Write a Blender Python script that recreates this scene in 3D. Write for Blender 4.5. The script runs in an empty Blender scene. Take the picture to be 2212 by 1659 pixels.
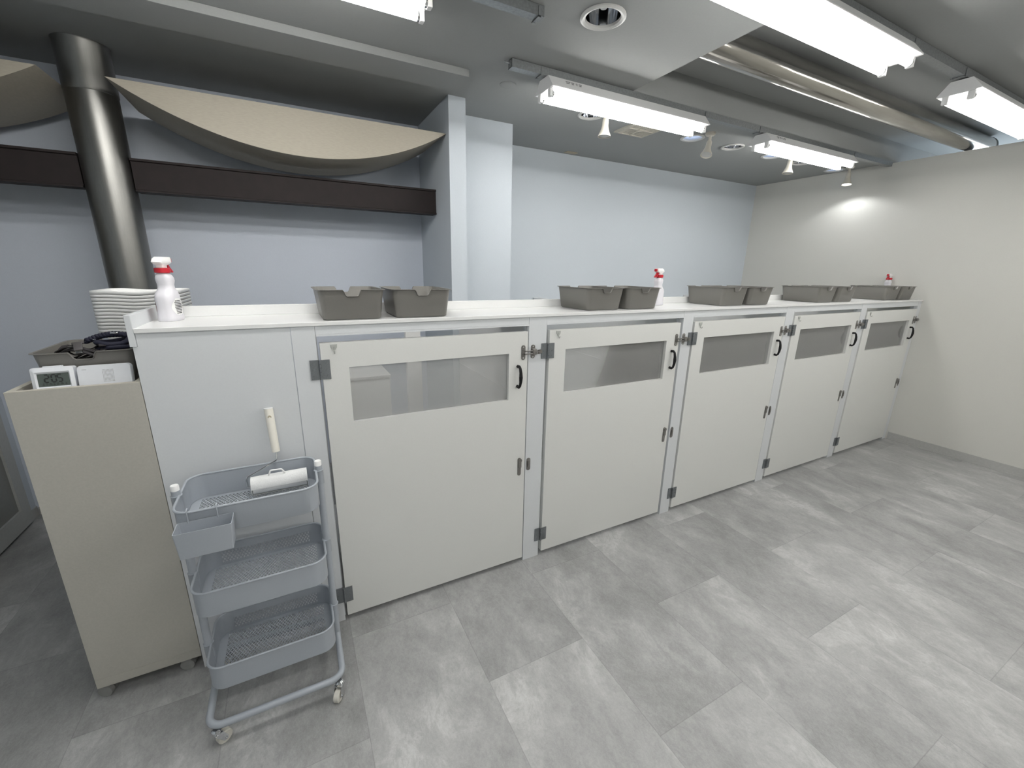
import bpy, bmesh, math, random
from math import sin, cos, pi, radians
from mathutils import Vector, Matrix

SC = bpy.context.scene
COL = SC.collection
R = random.Random(7)

# ---------------------------------------------------------------- camera
W_PX, F_PX = 2212.0, 903.33
YAW, PITCH, ROLL = radians(27.6796), radians(15.3769), radians(1.0552)
CAM = Vector((0.0, -1.75, 1.58725))
fw = Vector((sin(YAW) * cos(PITCH), cos(YAW) * cos(PITCH), -sin(PITCH)))
rt = Vector((cos(YAW), -sin(YAW), 0))
up = rt.cross(fw)
rt2 = rt * cos(ROLL) + up * sin(ROLL)
up2 = up * cos(ROLL) - rt * sin(ROLL)
cd = bpy.data.cameras.new('camera')
cam = bpy.data.objects.new('camera', cd)
COL.objects.link(cam)
cd.sensor_fit = 'HORIZONTAL'
cd.sensor_width = 36.0
cd.lens = F_PX / W_PX * 36.0
cd.clip_start = 0.02
m = Matrix((rt2, up2, -fw)).transposed().to_4x4()
m.translation = CAM
cam.matrix_world = m
SC.camera = cam

# ---------------------------------------------------------------- world, exposure
wd = bpy.data.worlds.new('world')
SC.world = wd
wd.use_nodes = True
bg = wd.node_tree.nodes['Background']
bg.inputs['Color'].default_value = (0.55, 0.62, 0.72, 1)
bg.inputs['Strength'].default_value = 0.25
SC.view_settings.view_transform = 'Standard'
SC.view_settings.look = 'None'
SC.view_settings.gamma = 1.0
SC.view_settings.exposure = 0.0
SC.view_settings.use_curve_mapping = False
SC.cycles.use_denoising = True
SC.cycles.max_bounces = 10
SC.cycles.diffuse_bounces = 6
SC.cycles.glossy_bounces = 5
SC.cycles.transmission_bounces = 8
SC.cycles.transparent_max_bounces = 16
SC.cycles.sample_clamp_indirect = 6.0
SC.cycles.caustics_reflective = False
SC.cycles.caustics_refractive = False
TUBE_STRENGTH = 32.5

# ---------------------------------------------------------------- main dimensions (metres)
ZC = 2.619                     # main ceiling
XR = 5.205                     # right wall
YB = 1.83                      # back wall
XL = -1.60                     # left wall
YF = -4.6                      # wall behind the camera
CT = 1.381                     # counter surface

# ---------------------------------------------------------------- materials
def srgb(r, g, b):
    f = lambda c: c / 12.92 if c <= 0.04045 else ((c + 0.055) / 1.055) ** 2.4
    return (f(r / 255), f(g / 255), f(b / 255), 1)

class NT:
    def __init__(s, name):
        s.m = bpy.data.materials.new(name)
        s.m.use_nodes = True
        s.t = s.m.node_tree
        s.b = s.t.nodes['Principled BSDF']
    def n(s, t, **kw):
        q = s.t.nodes.new(t)
        for k, v in kw.items():
            setattr(q, k, v)
        return q
    def l(s, a, b):
        s.t.links.new(a, b)
    def math(s, op, a, b=None, c=None):
        q = s.n('ShaderNodeMath', operation=op)
        for i, v in enumerate((a, b, c)):
            if v is None:
                continue
            if isinstance(v, (int, float)):
                q.inputs[i].default_value = v
            else:
                s.l(v, q.inputs[i])
        return q.outputs[0]

def mat(name, col, rough=0.5, metal=0.0, var=0.04, scale=60, bump=0.0, spec=0.5, trans=0.0, alpha=1.0, sss=0, coat=0, stretch=None):
    """Principled material whose colour is broken up by a fine procedural noise."""
    k = NT(name)
    tc = k.n('ShaderNodeTexCoord')
    nz = k.n('ShaderNodeTexNoise')
    nz.inputs['Scale'].default_value = scale
    nz.inputs['Detail'].default_value = 4
    if stretch:
        mp = k.n('ShaderNodeMapping')
        mp.inputs['Scale'].default_value = stretch
        k.l(tc.outputs['Object'], mp.inputs['Vector'])
        k.l(mp.outputs[0], nz.inputs['Vector'])
    else:
        k.l(tc.outputs['Object'], nz.inputs['Vector'])
    rp = k.n('ShaderNodeMapRange')
    rp.inputs['From Min'].default_value = 0.3
    rp.inputs['From Max'].default_value = 0.7
    rp.inputs['To Min'].default_value = 1 - var
    rp.inputs['To Max'].default_value = 1 + var
    k.l(nz.outputs['Fac'], rp.inputs['Value'])
    mx = k.n('ShaderNodeVectorMath', operation='SCALE')
    mx.inputs[0].default_value = col[:3]
    k.l(rp.outputs[0], mx.inputs['Scale'])
    k.l(mx.outputs[0], k.b.inputs['Base Color'])
    k.b.inputs['Roughness'].default_value = rough
    k.b.inputs['Metallic'].default_value = metal
    k.b.inputs['Specular IOR Level'].default_value = spec
    k.b.inputs['Transmission Weight'].default_value = trans
    k.b.inputs['Coat Weight'].default_value = coat
    if sss:
        k.b.inputs['Subsurface Weight'].default_value = sss
        k.b.inputs['Subsurface Radius'].default_value = (0.01, 0.01, 0.01)
    if bump:
        bp = k.n('ShaderNodeBump')
        bp.inputs['Strength'].default_value = bump
        bp.inputs['Distance'].default_value = 0.002
        k.l(nz.outputs['Fac'], bp.inputs['Height'])
        k.l(bp.outputs[0], k.b.inputs['Normal'])
    return k.m

M = {}
M['wall_blue'] = mat('blue_grey_wall_paint', (0.53, 0.575, 0.62, 1), 0.75, var=0.015, scale=180, bump=0.15)
M['wall_blue_lit'] = mat('blue_grey_wall_paint_lit', (0.60, 0.645, 0.725, 1), 0.75, var=0.015, scale=180, bump=0.15)  # wall paint lightened in colour to stand in for stronger light at left
M['wall_cream'] = mat('cream_wallpaper', (0.62, 0.615, 0.58, 1), 0.75, var=0.015, scale=180, bump=0.15)
M['ceiling'] = mat('ceiling_paint', (0.33, 0.34, 0.335, 1), 0.85, var=0.015, scale=120, bump=0.1)
M['laminate'] = mat('white_laminate_frame', (0.66, 0.68, 0.70, 1), 0.42, var=0.012, scale=200)
M['door_white'] = mat('warm_white_door_laminate', (0.70, 0.705, 0.685, 1), 0.38, var=0.012, scale=200)
M['counter'] = mat('white_counter_laminate', (0.78, 0.785, 0.78, 1), 0.25, var=0.01, scale=200)
M['panel'] = mat('white_partition_board', (0.80, 0.80, 0.79, 1), 0.45, var=0.012, scale=150)
M['hinge'] = mat('zinc_hinge_steel', (0.22, 0.235, 0.25, 1), 0.42, 0.75, var=0.08, scale=300)
M['latch'] = mat('stainless_latch_steel', (0.27, 0.26, 0.25, 1), 0.3, 0.85, var=0.08, scale=300)
M['black'] = mat('black_painted_iron', (0.008, 0.008, 0.009, 1), 0.55, var=0.1, spec=0.25)
M['dark'] = mat('dark_cavity', (0.01, 0.01, 0.01, 1), 0.8)
M['tray'] = mat('taupe_grey_plastic', (0.165, 0.159, 0.146, 1), 0.36, var=0.03, scale=400, bump=0.2)
M['baseboard'] = mat('grey_vinyl_baseboard', (0.42, 0.42, 0.41, 1), 0.5)
M['beam'] = mat('maroon_steel_paint', (0.011, 0.006, 0.006, 1), 0.75, var=0.2, scale=20)
M['steel'] = mat('brushed_grey_steel', (0.215, 0.213, 0.203, 1), 0.37, 1.0, var=0.05, scale=30, stretch=(8, 8, 0.6))
M['duct'] = mat('polished_duct_steel', (0.46, 0.44, 0.41, 1), 0.14, 1.0, var=0.12, scale=6, stretch=(0.6, 6, 6), bump=0.25)
M['chrome'] = mat('chrome', (0.75, 0.76, 0.78, 1), 0.08, 1.0, var=0.02)
M['veneer'] = mat('tan_panel_veneer', (0.385, 0.352, 0.288, 1), 0.6, var=0.05, scale=40, stretch=(1, 1, 6))
M['galv'] = mat('galvanised_rail_steel', (0.30, 0.315, 0.32, 1), 0.4, 0.8, var=0.12, scale=90)
M['enamel'] = mat('white_enamel_fixture', (0.80, 0.80, 0.80, 1), 0.35, var=0.01)
M['ivory'] = mat('ivory_spotlight_enamel', (0.62, 0.59, 0.52, 1), 0.35, var=0.02)
M['trim_white'] = mat('white_downlight_trim', (0.62, 0.62, 0.60, 1), 0.35, var=0.01)
M['trolley'] = mat('blue_grey_powder_coat', (0.37, 0.40, 0.44, 1), 0.33, var=0.02, scale=300)
M['white_plastic'] = mat('white_plastic', (0.92, 0.92, 0.915, 1), 0.35, var=0.01)
M['clock_white'] = mat('white_clock_plastic', (0.74, 0.76, 0.80, 1), 0.35, var=0.01)
M['wheel'] = mat('off_white_wheel_rubber', (0.66, 0.64, 0.58, 1), 0.5, var=0.04)
M['grey_wheel'] = mat('grey_wheel_rubber', (0.26, 0.26, 0.25, 1), 0.5, var=0.05)
M['fabric'] = mat('white_roller_sheet', (0.74, 0.75, 0.75, 1), 0.9, var=0.03, scale=250, bump=0.4)
M['beige'] = mat('beige_cabinet_laminate', (0.45, 0.435, 0.39, 1), 0.55, var=0.03, scale=160, bump=0.1)
M['beige_edge'] = mat('pale_beige_edge_band', (0.52, 0.495, 0.43, 1), 0.5)
M['lcd'] = mat('dark_lcd_glass', (0.085, 0.105, 0.095, 1), 0.25, var=0.05)
M['cream'] = mat('cream_handle_plastic', (0.82, 0.795, 0.72, 1), 0.4, var=0.01)
M['ink'] = mat('black_ink', (0.012, 0.014, 0.014, 1), 0.6)
M['grey_ink'] = mat('grey_ink', (0.22, 0.22, 0.23, 1), 0.6)
M['leash'] = mat('dark_grey_webbing', (0.022, 0.02, 0.022, 1), 0.8, var=0.25, scale=500, bump=0.4)
M['buckle'] = mat('grey_plastic_buckle', (0.075, 0.07, 0.072, 1), 0.4)
M['navy'] = mat('navy_rope', (0.006, 0.007, 0.022, 1), 0.75, var=0.25, scale=300, bump=0.4)
M['red'] = mat('red_plastic', (0.42, 0.008, 0.02, 1), 0.35, var=0.03)
M['bottle'] = mat('translucent_white_bottle', (0.74, 0.73, 0.77, 1), 0.4, var=0.01, sss=0.6)
M['mat_red'] = mat('dark_maroon_mat', (0.03, 0.012, 0.012, 1), 0.9, var=0.2)
M['vent'] = mat('beige_vent_plastic', (0.50, 0.475, 0.41, 1), 0.5)
M['plaque'] = mat('tan_ceiling_plate', (0.42, 0.37, 0.27, 1), 0.5)
M['hook_grey'] = mat('translucent_hook_plastic', (0.42, 0.43, 0.41, 1), 0.35)
M['door_grey'] = mat('grey_white_door_paint', (0.42, 0.43, 0.42, 1), 0.45)
M['frosted'] = mat('frosted_grey_glass', (0.20, 0.205, 0.19, 1), 0.3, spec=0.6)

def tube_mat():
    k = NT('fluorescent_tube_glow')
    e = k.n('ShaderNodeEmission')
    e.inputs['Color'].default_value = (1.0, 0.985, 0.95, 1)
    e.inputs['Strength'].default_value = TUBE_STRENGTH
    k.l(e.outputs[0], k.t.nodes['Material Output'].inputs['Surface'])
    return k.m
M['tube'] = tube_mat()

def glow(name, col, s):
    k = NT(name)
    e = k.n('ShaderNodeEmission')
    e.inputs['Color'].default_value = col
    e.inputs['Strength'].default_value = s
    k.l(e.outputs[0], k.t.nodes['Material Output'].inputs['Surface'])
    return k.m
M['lamp'] = glow('lamp_face_glow', (1, 0.97, 0.92, 1), 6.0)

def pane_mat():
    """Clear acrylic sheet: mostly see-through, a soft grey haze thickened to lighten the dark stalls, and a mirror-like sheen."""
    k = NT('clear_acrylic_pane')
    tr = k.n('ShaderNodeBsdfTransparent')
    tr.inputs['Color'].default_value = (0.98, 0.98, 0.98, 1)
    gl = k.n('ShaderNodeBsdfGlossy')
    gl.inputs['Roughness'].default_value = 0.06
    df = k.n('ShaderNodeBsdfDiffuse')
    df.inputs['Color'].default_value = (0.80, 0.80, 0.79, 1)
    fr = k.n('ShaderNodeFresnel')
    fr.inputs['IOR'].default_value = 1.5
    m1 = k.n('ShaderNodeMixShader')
    m1.inputs[0].default_value = 0.28  # haze share raised to brighten the view into the stalls
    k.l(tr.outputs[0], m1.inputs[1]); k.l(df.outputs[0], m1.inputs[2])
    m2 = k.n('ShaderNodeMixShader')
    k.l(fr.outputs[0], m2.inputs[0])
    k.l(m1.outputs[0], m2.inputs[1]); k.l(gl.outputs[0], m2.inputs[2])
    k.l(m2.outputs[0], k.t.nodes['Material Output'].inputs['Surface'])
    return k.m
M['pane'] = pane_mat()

def floor_mat():
    """457 x 914 mm stone-look vinyl tiles, half-bond columns running along Y."""
    k = NT('stone_vinyl_tiles')
    g = k.n('ShaderNodeNewGeometry')
    sp = k.n('ShaderNodeSeparateXYZ')
    k.l(g.outputs['Position'], sp.inputs[0])
    TW, TL = 0.4572, 0.911
    u = k.math('DIVIDE', k.math('SUBTRACT', sp.outputs[0], 0.082), TW)
    col = k.math('FLOOR', u)
    fu = k.math('SUBTRACT', u, col)
    par = k.math('PINGPONG', col, 1.0)          # 0,1,0,1...
    # even columns have a joint at y = -1.030 (and -0.119); odd ones half a tile away
    v = k.math('DIVIDE', k.math('ADD', k.math('ADD', sp.outputs[1], 1.030), k.math('MULTIPLY', par, TL / 2)), TL)
    row = k.math('FLOOR', v)
    fv = k.math('SUBTRACT', v, row)
    du = k.math('MULTIPLY', k.math('MINIMUM', fu, k.math('SUBTRACT', 1.0, fu)), TW)
    dv = k.math('MULTIPLY', k.math('MINIMUM', fv, k.math('SUBTRACT', 1.0, fv)), TL)
    d = k.math('MINIMUM', du, dv)
    joint = k.n('ShaderNodeMapRange')
    joint.inputs['From Min'].default_value = 0.0006
    joint.inputs['From Max'].default_value = 0.0022
    joint.inputs['To Min'].default_value = 0.80
    joint.inputs['To Max'].default_value = 1.0
    k.l(d, joint.inputs['Value'])
    cb = k.n('ShaderNodeCombineXYZ')
    k.l(col, cb.inputs[0]); k.l(row, cb.inputs[1])
    wn = k.n('ShaderNodeTexWhiteNoise', noise_dimensions='2D')
    k.l(cb.outputs[0], wn.inputs['Vector'])
    # each tile samples its own patch of the stone
    off = k.n('ShaderNodeVectorMath', operation='SCALE')
    k.l(wn.outputs['Color'], off.inputs[0]); off.inputs['Scale'].default_value = 37.0
    ps = k.n('ShaderNodeVectorMath', operation='ADD')
    k.l(g.outputs['Position'], ps.inputs[0]); k.l(off.outputs[0], ps.inputs[1])
    # slanting streak direction
    mp = k.n('ShaderNodeMapping')
    mp.inputs['Rotation'].default_value = (0, 0, radians(-28))
    mp.inputs['Scale'].default_value = (1.75, 1.05, 1.0)
    k.l(ps.outputs[0], mp.inputs['Vector'])
    def noise(scale, detail, rough, dist=0.0, vec=mp.outputs[0], kind=None):
        q = k.n('ShaderNodeTexNoise')
        if kind:
            q.noise_type = kind
        q.inputs['Scale'].default_value = scale
        q.inputs['Detail'].default_value = detail
        q.inputs['Roughness'].default_value = rough
        q.inputs['Distortion'].default_value = dist
        k.l(vec, q.inputs['Vector'])
        return q.outputs['Fac']
    big = noise(1.7, 6, 0.60, 0.35)
    med = noise(6.0, 10, 0.80, 0.35)
    fine = noise(60, 6, 0.80, 0.2)
    grain = noise(240, 3, 0.6, 0.0, g.outputs['Position'])
    vein = noise(3.6, 10, 0.74, 0.5)
    ridge = k.math('SUBTRACT', 1.0, k.math('ABSOLUTE', k.math('MULTIPLY', k.math('SUBTRACT', vein, 0.5), 9.0)))
    ridge = k.math('MAXIMUM', ridge, 0.0)
    ridge = k.math('POWER', ridge, 2.0)
    pres = k.n('ShaderNodeMapRange')
    pres.inputs['From Min'].default_value = 0.47
    pres.inputs['From Max'].default_value = 0.68
    k.l(big, pres.inputs['Value'])
    val = k.math('ADD', 0.335, k.math('MULTIPLY', k.math('SUBTRACT', big, 0.5), 0.34))
    val = k.math('ADD', val, k.math('MULTIPLY', k.math('SUBTRACT', med, 0.5), 0.30))
    val = k.math('ADD', val, k.math('MULTIPLY', k.math('SUBTRACT', fine, 0.5), 0.20))
    val = k.math('ADD', val, k.math('MULTIPLY', k.math('SUBTRACT', grain, 0.5), 0.09))
    val = k.math('ADD', val, k.math('MULTIPLY', k.math('MULTIPLY', ridge, pres.outputs[0]), 0.13))
    val = k.math('ADD', val, k.math('MULTIPLY', k.math('SUBTRACT', wn.outputs['Value'], 0.5), 0.065))
    val = k.math('MULTIPLY', val, joint.outputs[0])
    val = k.math('MAXIMUM', val, 0.05)
    tint = k.n('ShaderNodeVectorMath', operation='SCALE')
    tint.inputs[0].default_value = (0.995, 1.0, 0.992)
    k.l(val, tint.inputs['Scale'])
    k.l(tint.outputs[0], k.b.inputs['Base Color'])
    rg = k.n('ShaderNodeMapRange')
    rg.inputs['To Min'].default_value = 0.36
    rg.inputs['To Max'].default_value = 0.58
    k.l(med, rg.inputs['Value'])
    k.l(rg.outputs[0], k.b.inputs['Roughness'])
    k.b.inputs['Specular IOR Level'].default_value = 0.4
    bp = k.n('ShaderNodeBump')
    bp.inputs['Strength'].default_value = 0.25
    bp.inputs['Distance'].default_value = 0.001
    hh = k.math('ADD', fine, k.math('MULTIPLY', joint.outputs[0], 2.0))
    k.l(hh, bp.inputs['Height'])
    k.l(bp.outputs[0], k.b.inputs['Normal'])
    return k.m
M['floor'] = floor_mat()

# ---------------------------------------------------------------- mesh helpers
class MB:
    """Collects shapes into one bmesh, then links it as ONE mesh object."""
    def __init__(s):
        s.bm = bmesh.new()
    def join(s, tmp, mtx=None):
        if mtx is not None:
            bmesh.ops.transform(tmp, matrix=mtx, verts=tmp.verts)
        me = bpy.data.meshes.new('tmp')
        tmp.to_mesh(me); tmp.free()
        s.bm.from_mesh(me)
        bpy.data.meshes.remove(me)
        return s
    def box(s, x0, x1, y0, y1, z0, z1, bev=0.0, seg=2, mtx=None):
        t = bmesh.new()
        bmesh.ops.create_cube(t, size=1)
        bmesh.ops.scale(t, vec=(x1 - x0, y1 - y0, z1 - z0), verts=t.verts)
        bmesh.ops.translate(t, vec=((x0 + x1) / 2, (y0 + y1) / 2, (z0 + z1) / 2), verts=t.verts)
        if bev:
            bmesh.ops.bevel(t, geom=t.edges[:], offset=bev, segments=seg, affect='EDGES', profile=0.5)
        return s.join(t, mtx)
    def cyl(s, p0, p1, r0, r1=None, seg=20, caps=True):
        p0, p1 = Vector(p0), Vector(p1)
        r1 = r0 if r1 is None else r1
        t = bmesh.new()
        bmesh.ops.create_cone(t, cap_ends=caps, cap_tris=False, segments=seg, radius1=r0, radius2=r1, depth=(p1 - p0).length)
        q = (p1 - p0).to_track_quat('Z', 'Y').to_matrix().to_4x4()
        q.translation = (p0 + p1) / 2
        return s.join(t, q)
    def loft(s, loops, cap0=False, cap1=False, closed=True, skip=None):
        b = s.bm
        vs = [[b.verts.new(p) for p in lp] for lp in loops]
        n = len(vs[0])
        for i in range(len(vs) - 1):
            for j in range(n if closed else n - 1):
                if skip and skip(i, j):
                    continue
                k = (j + 1) % n
                b.faces.new((vs[i][j], vs[i][k], vs[i + 1][k], vs[i + 1][j]))
        if cap0:
            b.faces.new(list(reversed(vs[0])))
        if cap1:
            b.faces.new(vs[-1])
        return s
    def lathe(s, prof, seg=24, mtx=None, cap0=False, cap1=False):
        loops = [[Vector((r * cos(2 * pi * i / seg), r * sin(2 * pi * i / seg), z)) for i in range(seg)] for r, z in prof]
        if mtx is not None:
            loops = [[mtx @ p for p in lp] for lp in loops]
        return s.loft(loops, cap0, cap1)
    def prism(s, pts, a, b, axis='y'):
        """Outline (2-D) pushed from a to b along an axis."""
        def P(p, d):
            return {'y': Vector((p[0], d, p[1])), 'x': Vector((d, p[0], p[1])), 'z': Vector((p[0], p[1], d))}[axis]
        return s.loft([[P(p, a) for p in pts], [P(p, b) for p in pts]], True, True)
    def tube(s, path, r, seg=10, caps=True, closed=False):
        path = [Vector(p) for p in path]
        n = len(path)
        loops = []
        prev = None
        for i, p in enumerate(path):
            if closed:
                t = (path[(i + 1) % n] - path[i - 1]).normalized()
            else:
                t = (path[min(i + 1, n - 1)] - path[max(i - 1, 0)]).normalized()
            if prev is None:
                a = Vector((0, 0, 1)) if abs(t.z) < 0.9 else Vector((1, 0, 0))
                nrm = t.cross(a).normalized()
            else:
                nrm = (prev - t * prev.dot(t)).normalized()
            prev = nrm
            bn = t.cross(nrm)
            rr = r[i] if isinstance(r, (list, tuple)) else r
            loops.append([p + (nrm * cos(2 * pi * k / seg) + bn * sin(2 * pi * k / seg)) * rr for k in range(seg)])
        if closed:
            loops.append(loops[0])
        return s.loft(loops, caps and not closed, caps and not closed)
    def build(s, name, material, parent=None, smooth=True, angle=35, loc=None):
        b = s.bm
        bmesh.ops.remove_doubles(b, verts=b.verts, dist=1e-6)
        bmesh.ops.recalc_face_normals(b, faces=b.faces)
        me = bpy.data.meshes.new(name)
        b.to_mesh(me); b.free()
        if smooth:
            me.shade_smooth()
            me.set_sharp_from_angle(angle=radians(angle))
        me.materials.append(material)
        o = bpy.data.objects.new(name, me)
        COL.objects.link(o)
        if parent:
            o.parent = parent
        if loc is not None:
            o.location = loc
        return o

def tag(o, label=None, cat=None, group=None, kind=None):
    for k, v in (('label', label), ('category', cat), ('group', group), ('kind', kind)):
        if v:
            o[k] = v
    return o

def thing(name, label, cat, loc=(0, 0, 0), rz=0.0, group=None):
    o = bpy.data.objects.new(name, None)
    o.empty_display_size = 0.05
    COL.objects.link(o)
    o.location = loc
    o.rotation_euler = (0, 0, rz)
    return tag(o, label, cat, group)

def copy_tree(o, parent=None):
    c = o.copy()
    COL.objects.link(c)
    if parent:
        c.parent = parent
    for ch in list(o.children):
        copy_tree(ch, c)
    return c

def struct(o):
    o['kind'] = 'structure'
    return o

def rrect(w, d, r, seg=6, step=None, cx=0.0, cy=0.0):
    """Rounded rectangle, counter-clockwise; the straight runs may be subdivided."""
    pts = []
    cs = [(w / 2 - r, d / 2 - r, 0), (-w / 2 + r, d / 2 - r, 90), (-w / 2 + r, -d / 2 + r, 180), (w / 2 - r, -d / 2 + r, 270)]
    for i, (x, y, a) in enumerate(cs):
        arc = [(x + r * cos(radians(a + 90 * k / seg)), y + r * sin(radians(a + 90 * k / seg))) for k in range(seg + 1)]
        pts += arc
        if step:
            nx, ny, na = cs[(i + 1) % 4]
            q = (nx + r * cos(radians(na)), ny + r * sin(radians(na)))
            p = arc[-1]
            L = math.hypot(q[0] - p[0], q[1] - p[1])
            n = max(1, int(round(L / step)))
            pts += [(p[0] + (q[0] - p[0]) * k / n, p[1] + (q[1] - p[1]) * k / n) for k in range(1, n)]
    return [(x + cx, y + cy) for x, y in pts]

def arc_path(pts, r, n=6):
    """Polyline with its inner corners rounded by radius r."""
    P = [Vector(p) for p in pts]
    out = [P[0]]
    for i in range(1, len(P) - 1):
        a, b, c = P[i - 1], P[i], P[i + 1]
        u, v = (a - b).normalized(), (c - b).normalized()
        ang = u.angle(v)
        t = min(r / math.tan(ang / 2), (a - b).length * 0.49, (c - b).length * 0.49)
        rr = t * math.tan(ang / 2)
        ctr = b + (u + v).normalized() * (rr / sin(ang / 2))
        s0, s1 = b + u * t - ctr, b + v * t - ctr
        om = s0.angle(s1)
        for k in range(n + 1):
            if om < 1e-3:
                out.append(b.copy())
                break
            w = k / n
            out.append(ctr + (s0 * sin((1 - w) * om) + s1 * sin(w * om)) / sin(om))
    out.append(P[-1])
    return out

# ================================================================ THE SETTING
def ceiling_mesh():
    """Ceiling plate with round openings for the downlights and a raised bay over the right half."""
    b = MB()
    rx0, rx1, ry0, ry1, rz = 1.935, 7.6, -0.585, 0.47, 2.785
    xs = {XL, 7.6, rx0}
    ys = {YF, 1.9, ry0, ry1}
    holes = []
    for (x, y, r) in DOWNLIGHTS:
        h = 0.116
        holes.append((x - h, x + h, y - h, y + h, x, y, r))
        xs |= {x - h, x + h}; ys |= {y - h, y + h}
    xs, ys = sorted(xs), sorted(ys)
    for i in range(len(xs) - 1):
        for j in range(len(ys) - 1):
            x0, x1, y0, y1 = xs[i], xs[i + 1], ys[j], ys[j + 1]
            mx, my = (x0 + x1) / 2, (y0 + y1) / 2
            if rx0 < mx < rx1 and ry0 < my < ry1:
                continue
            hit = [h for h in holes if h[0] < mx < h[1] and h[2] < my < h[3]]
            if hit:
                h = hit[0]
                n = 32
                inner = [Vector((h[4] + h[6] * cos(2 * pi * k / n), h[5] + h[6] * sin(2 * pi * k / n), ZC)) for k in range(n)]
                outer = []
                for k in range(n):
                    c, s_ = cos(2 * pi * k / n), sin(2 * pi * k / n)
                    q = 0.116 / max(abs(c), abs(s_))
                    outer.append(Vector((h[4] + q * c, h[5] + q * s_, ZC)))
                b.loft([outer, inner])
            else:
                b.bm.faces.new([b.bm.verts.new(p) for p in ((x0, y0, ZC), (x1, y0, ZC), (x1, y1, ZC), (x0, y1, ZC))])
    # the raised bay: far, near and left faces and its top
    for q in (((rx0, ry1, ZC), (rx1, ry1, ZC), (rx1, ry1, rz), (rx0, ry1, rz)),
              ((rx0, ry0, ZC), (rx1, ry0, ZC), (rx1, ry0, rz), (rx0, ry0, rz)),
              ((rx0, ry0, ZC), (rx0, ry1, ZC), (rx0, ry1, rz), (rx0, ry0, rz)),
              ((rx0, ry0, rz), (rx1, ry0, rz), (rx1, ry1, rz), (rx0, ry1, rz))):
        b.bm.faces.new([b.bm.verts.new(p) for p in q])
    return b

DL_Y = 0.903
DOWNLIGHTS = [(1.296, -0.045, 0.082)] + [(x, DL_Y, 0.078) for x in (1.967, 2.970, 3.461, 4.008, 4.475, 5.048)]
struct(ceiling_mesh().build('ceiling', M['ceiling'], smooth=False))
# dropped soffit in front of the alcove
struct(MB().box(XL, 0.985, 0.690, 0.915, 2.583, ZC - 0.001).build('trim_1', M['ceiling'], smooth=False))
fl = MB()
fl.box(XL - 0.1, 7.6, YF - 0.1, 1.95, -0.05, 0.0)
struct(fl.build('floor', M['floor'], smooth=False))
struct(MB().box(1.60, 7.6, YB, YB + 0.08, 0, ZC + 0.3).build('wall_back', M['wall_blue'], smooth=False))
struct(MB().box(XL, 0.997, 1.77, 1.85, 0, ZC).build('alcove_wall', M['wall_blue_lit'], smooth=False))
struct(MB().box(0.997, 1.111, 1.071, 1.85, 0, ZC).build('pier_wall', M['wall_blue'], smooth=False))
struct(MB().box(1.112, 1.595, 1.354, 1.85, 0, ZC).build('projection_wall', M['wall_blue'], smooth=False))
struct(MB().box(XR, XR + 0.10, YF, YB, 0, ZC).build('wall_right', M['wall_cream'], smooth=False))
struct(MB().box(XL - 0.1, XL, YF, 1.85, 0, ZC).build('wall_left', M['wall_blue'], smooth=False))
struct(MB().box(XL - 0.1, 7.6, YF - 0.1, YF, 0, ZC).build('wall_front', M['wall_cream'], smooth=False))
struct(MB().box(7.6, 7.7, YF, 1.9, 0, ZC + 0.3).build('wall_far', M['wall_cream'], smooth=False))
bb = MB()
bb.box(XR - 0.006, XR - 0.0002, YF, -0.012, 0.004, 0.075, 0.002)
bb.box(XR - 0.012, XR - 0.0002, YF, -0.012, 0.0, 0.009)
struct(bb.build('baseboard_right', M['baseboard'], smooth=False))
struct(MB().box(XL + 0.0, XL + 0.006, 1.67, 1.769, 0.0, 0.06).build('baseboard_left', M['baseboard'], smooth=False))
struct(MB().box(XL + 0.01, 0.0, 1.763, 1.7695, 0.0, 0.05).build('baseboard_back', M['baseboard'], smooth=False))

def frame_ring(x0, x1, z0, z1, a0, a1, b0, b1, y0, y1):
    """A board in the XZ plane with a rectangular opening, thickness y0..y1."""
    o = [(x0, z0), (x1, z0), (x1, z1), (x0, z1)]
    i = [(a0, b0), (a1, b0), (a1, b1), (a0, b1)]
    V = lambda pts, y: [Vector((p[0], y, p[1])) for p in pts]
    return MB().loft([V(o, y0), V(o, y1), V(i, y1), V(i, y0), V(o, y0)])

# the glazed door on the left wall
d1 = struct(frame_ring(-1.652, -0.85, 0.022, 2.0, -1.565, -0.94, 0.135, 1.9, -0.028, 0.0).build('door_1', M['door_grey'], smooth=False))
d1.rotation_euler = (0, 0, radians(-90)); d1.location = (XL + 0.029, 0, 0)
p = MB().box(-1.566, -0.939, -0.018, -0.012, 0.134, 1.901).build('glass', M['frosted'], d1, smooth=False)
h = MB().box(-1.662, -1.640, -0.034, -0.027, 0.100, 0.180, 0.002).build('hinge', M['hinge'], d1)

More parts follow.
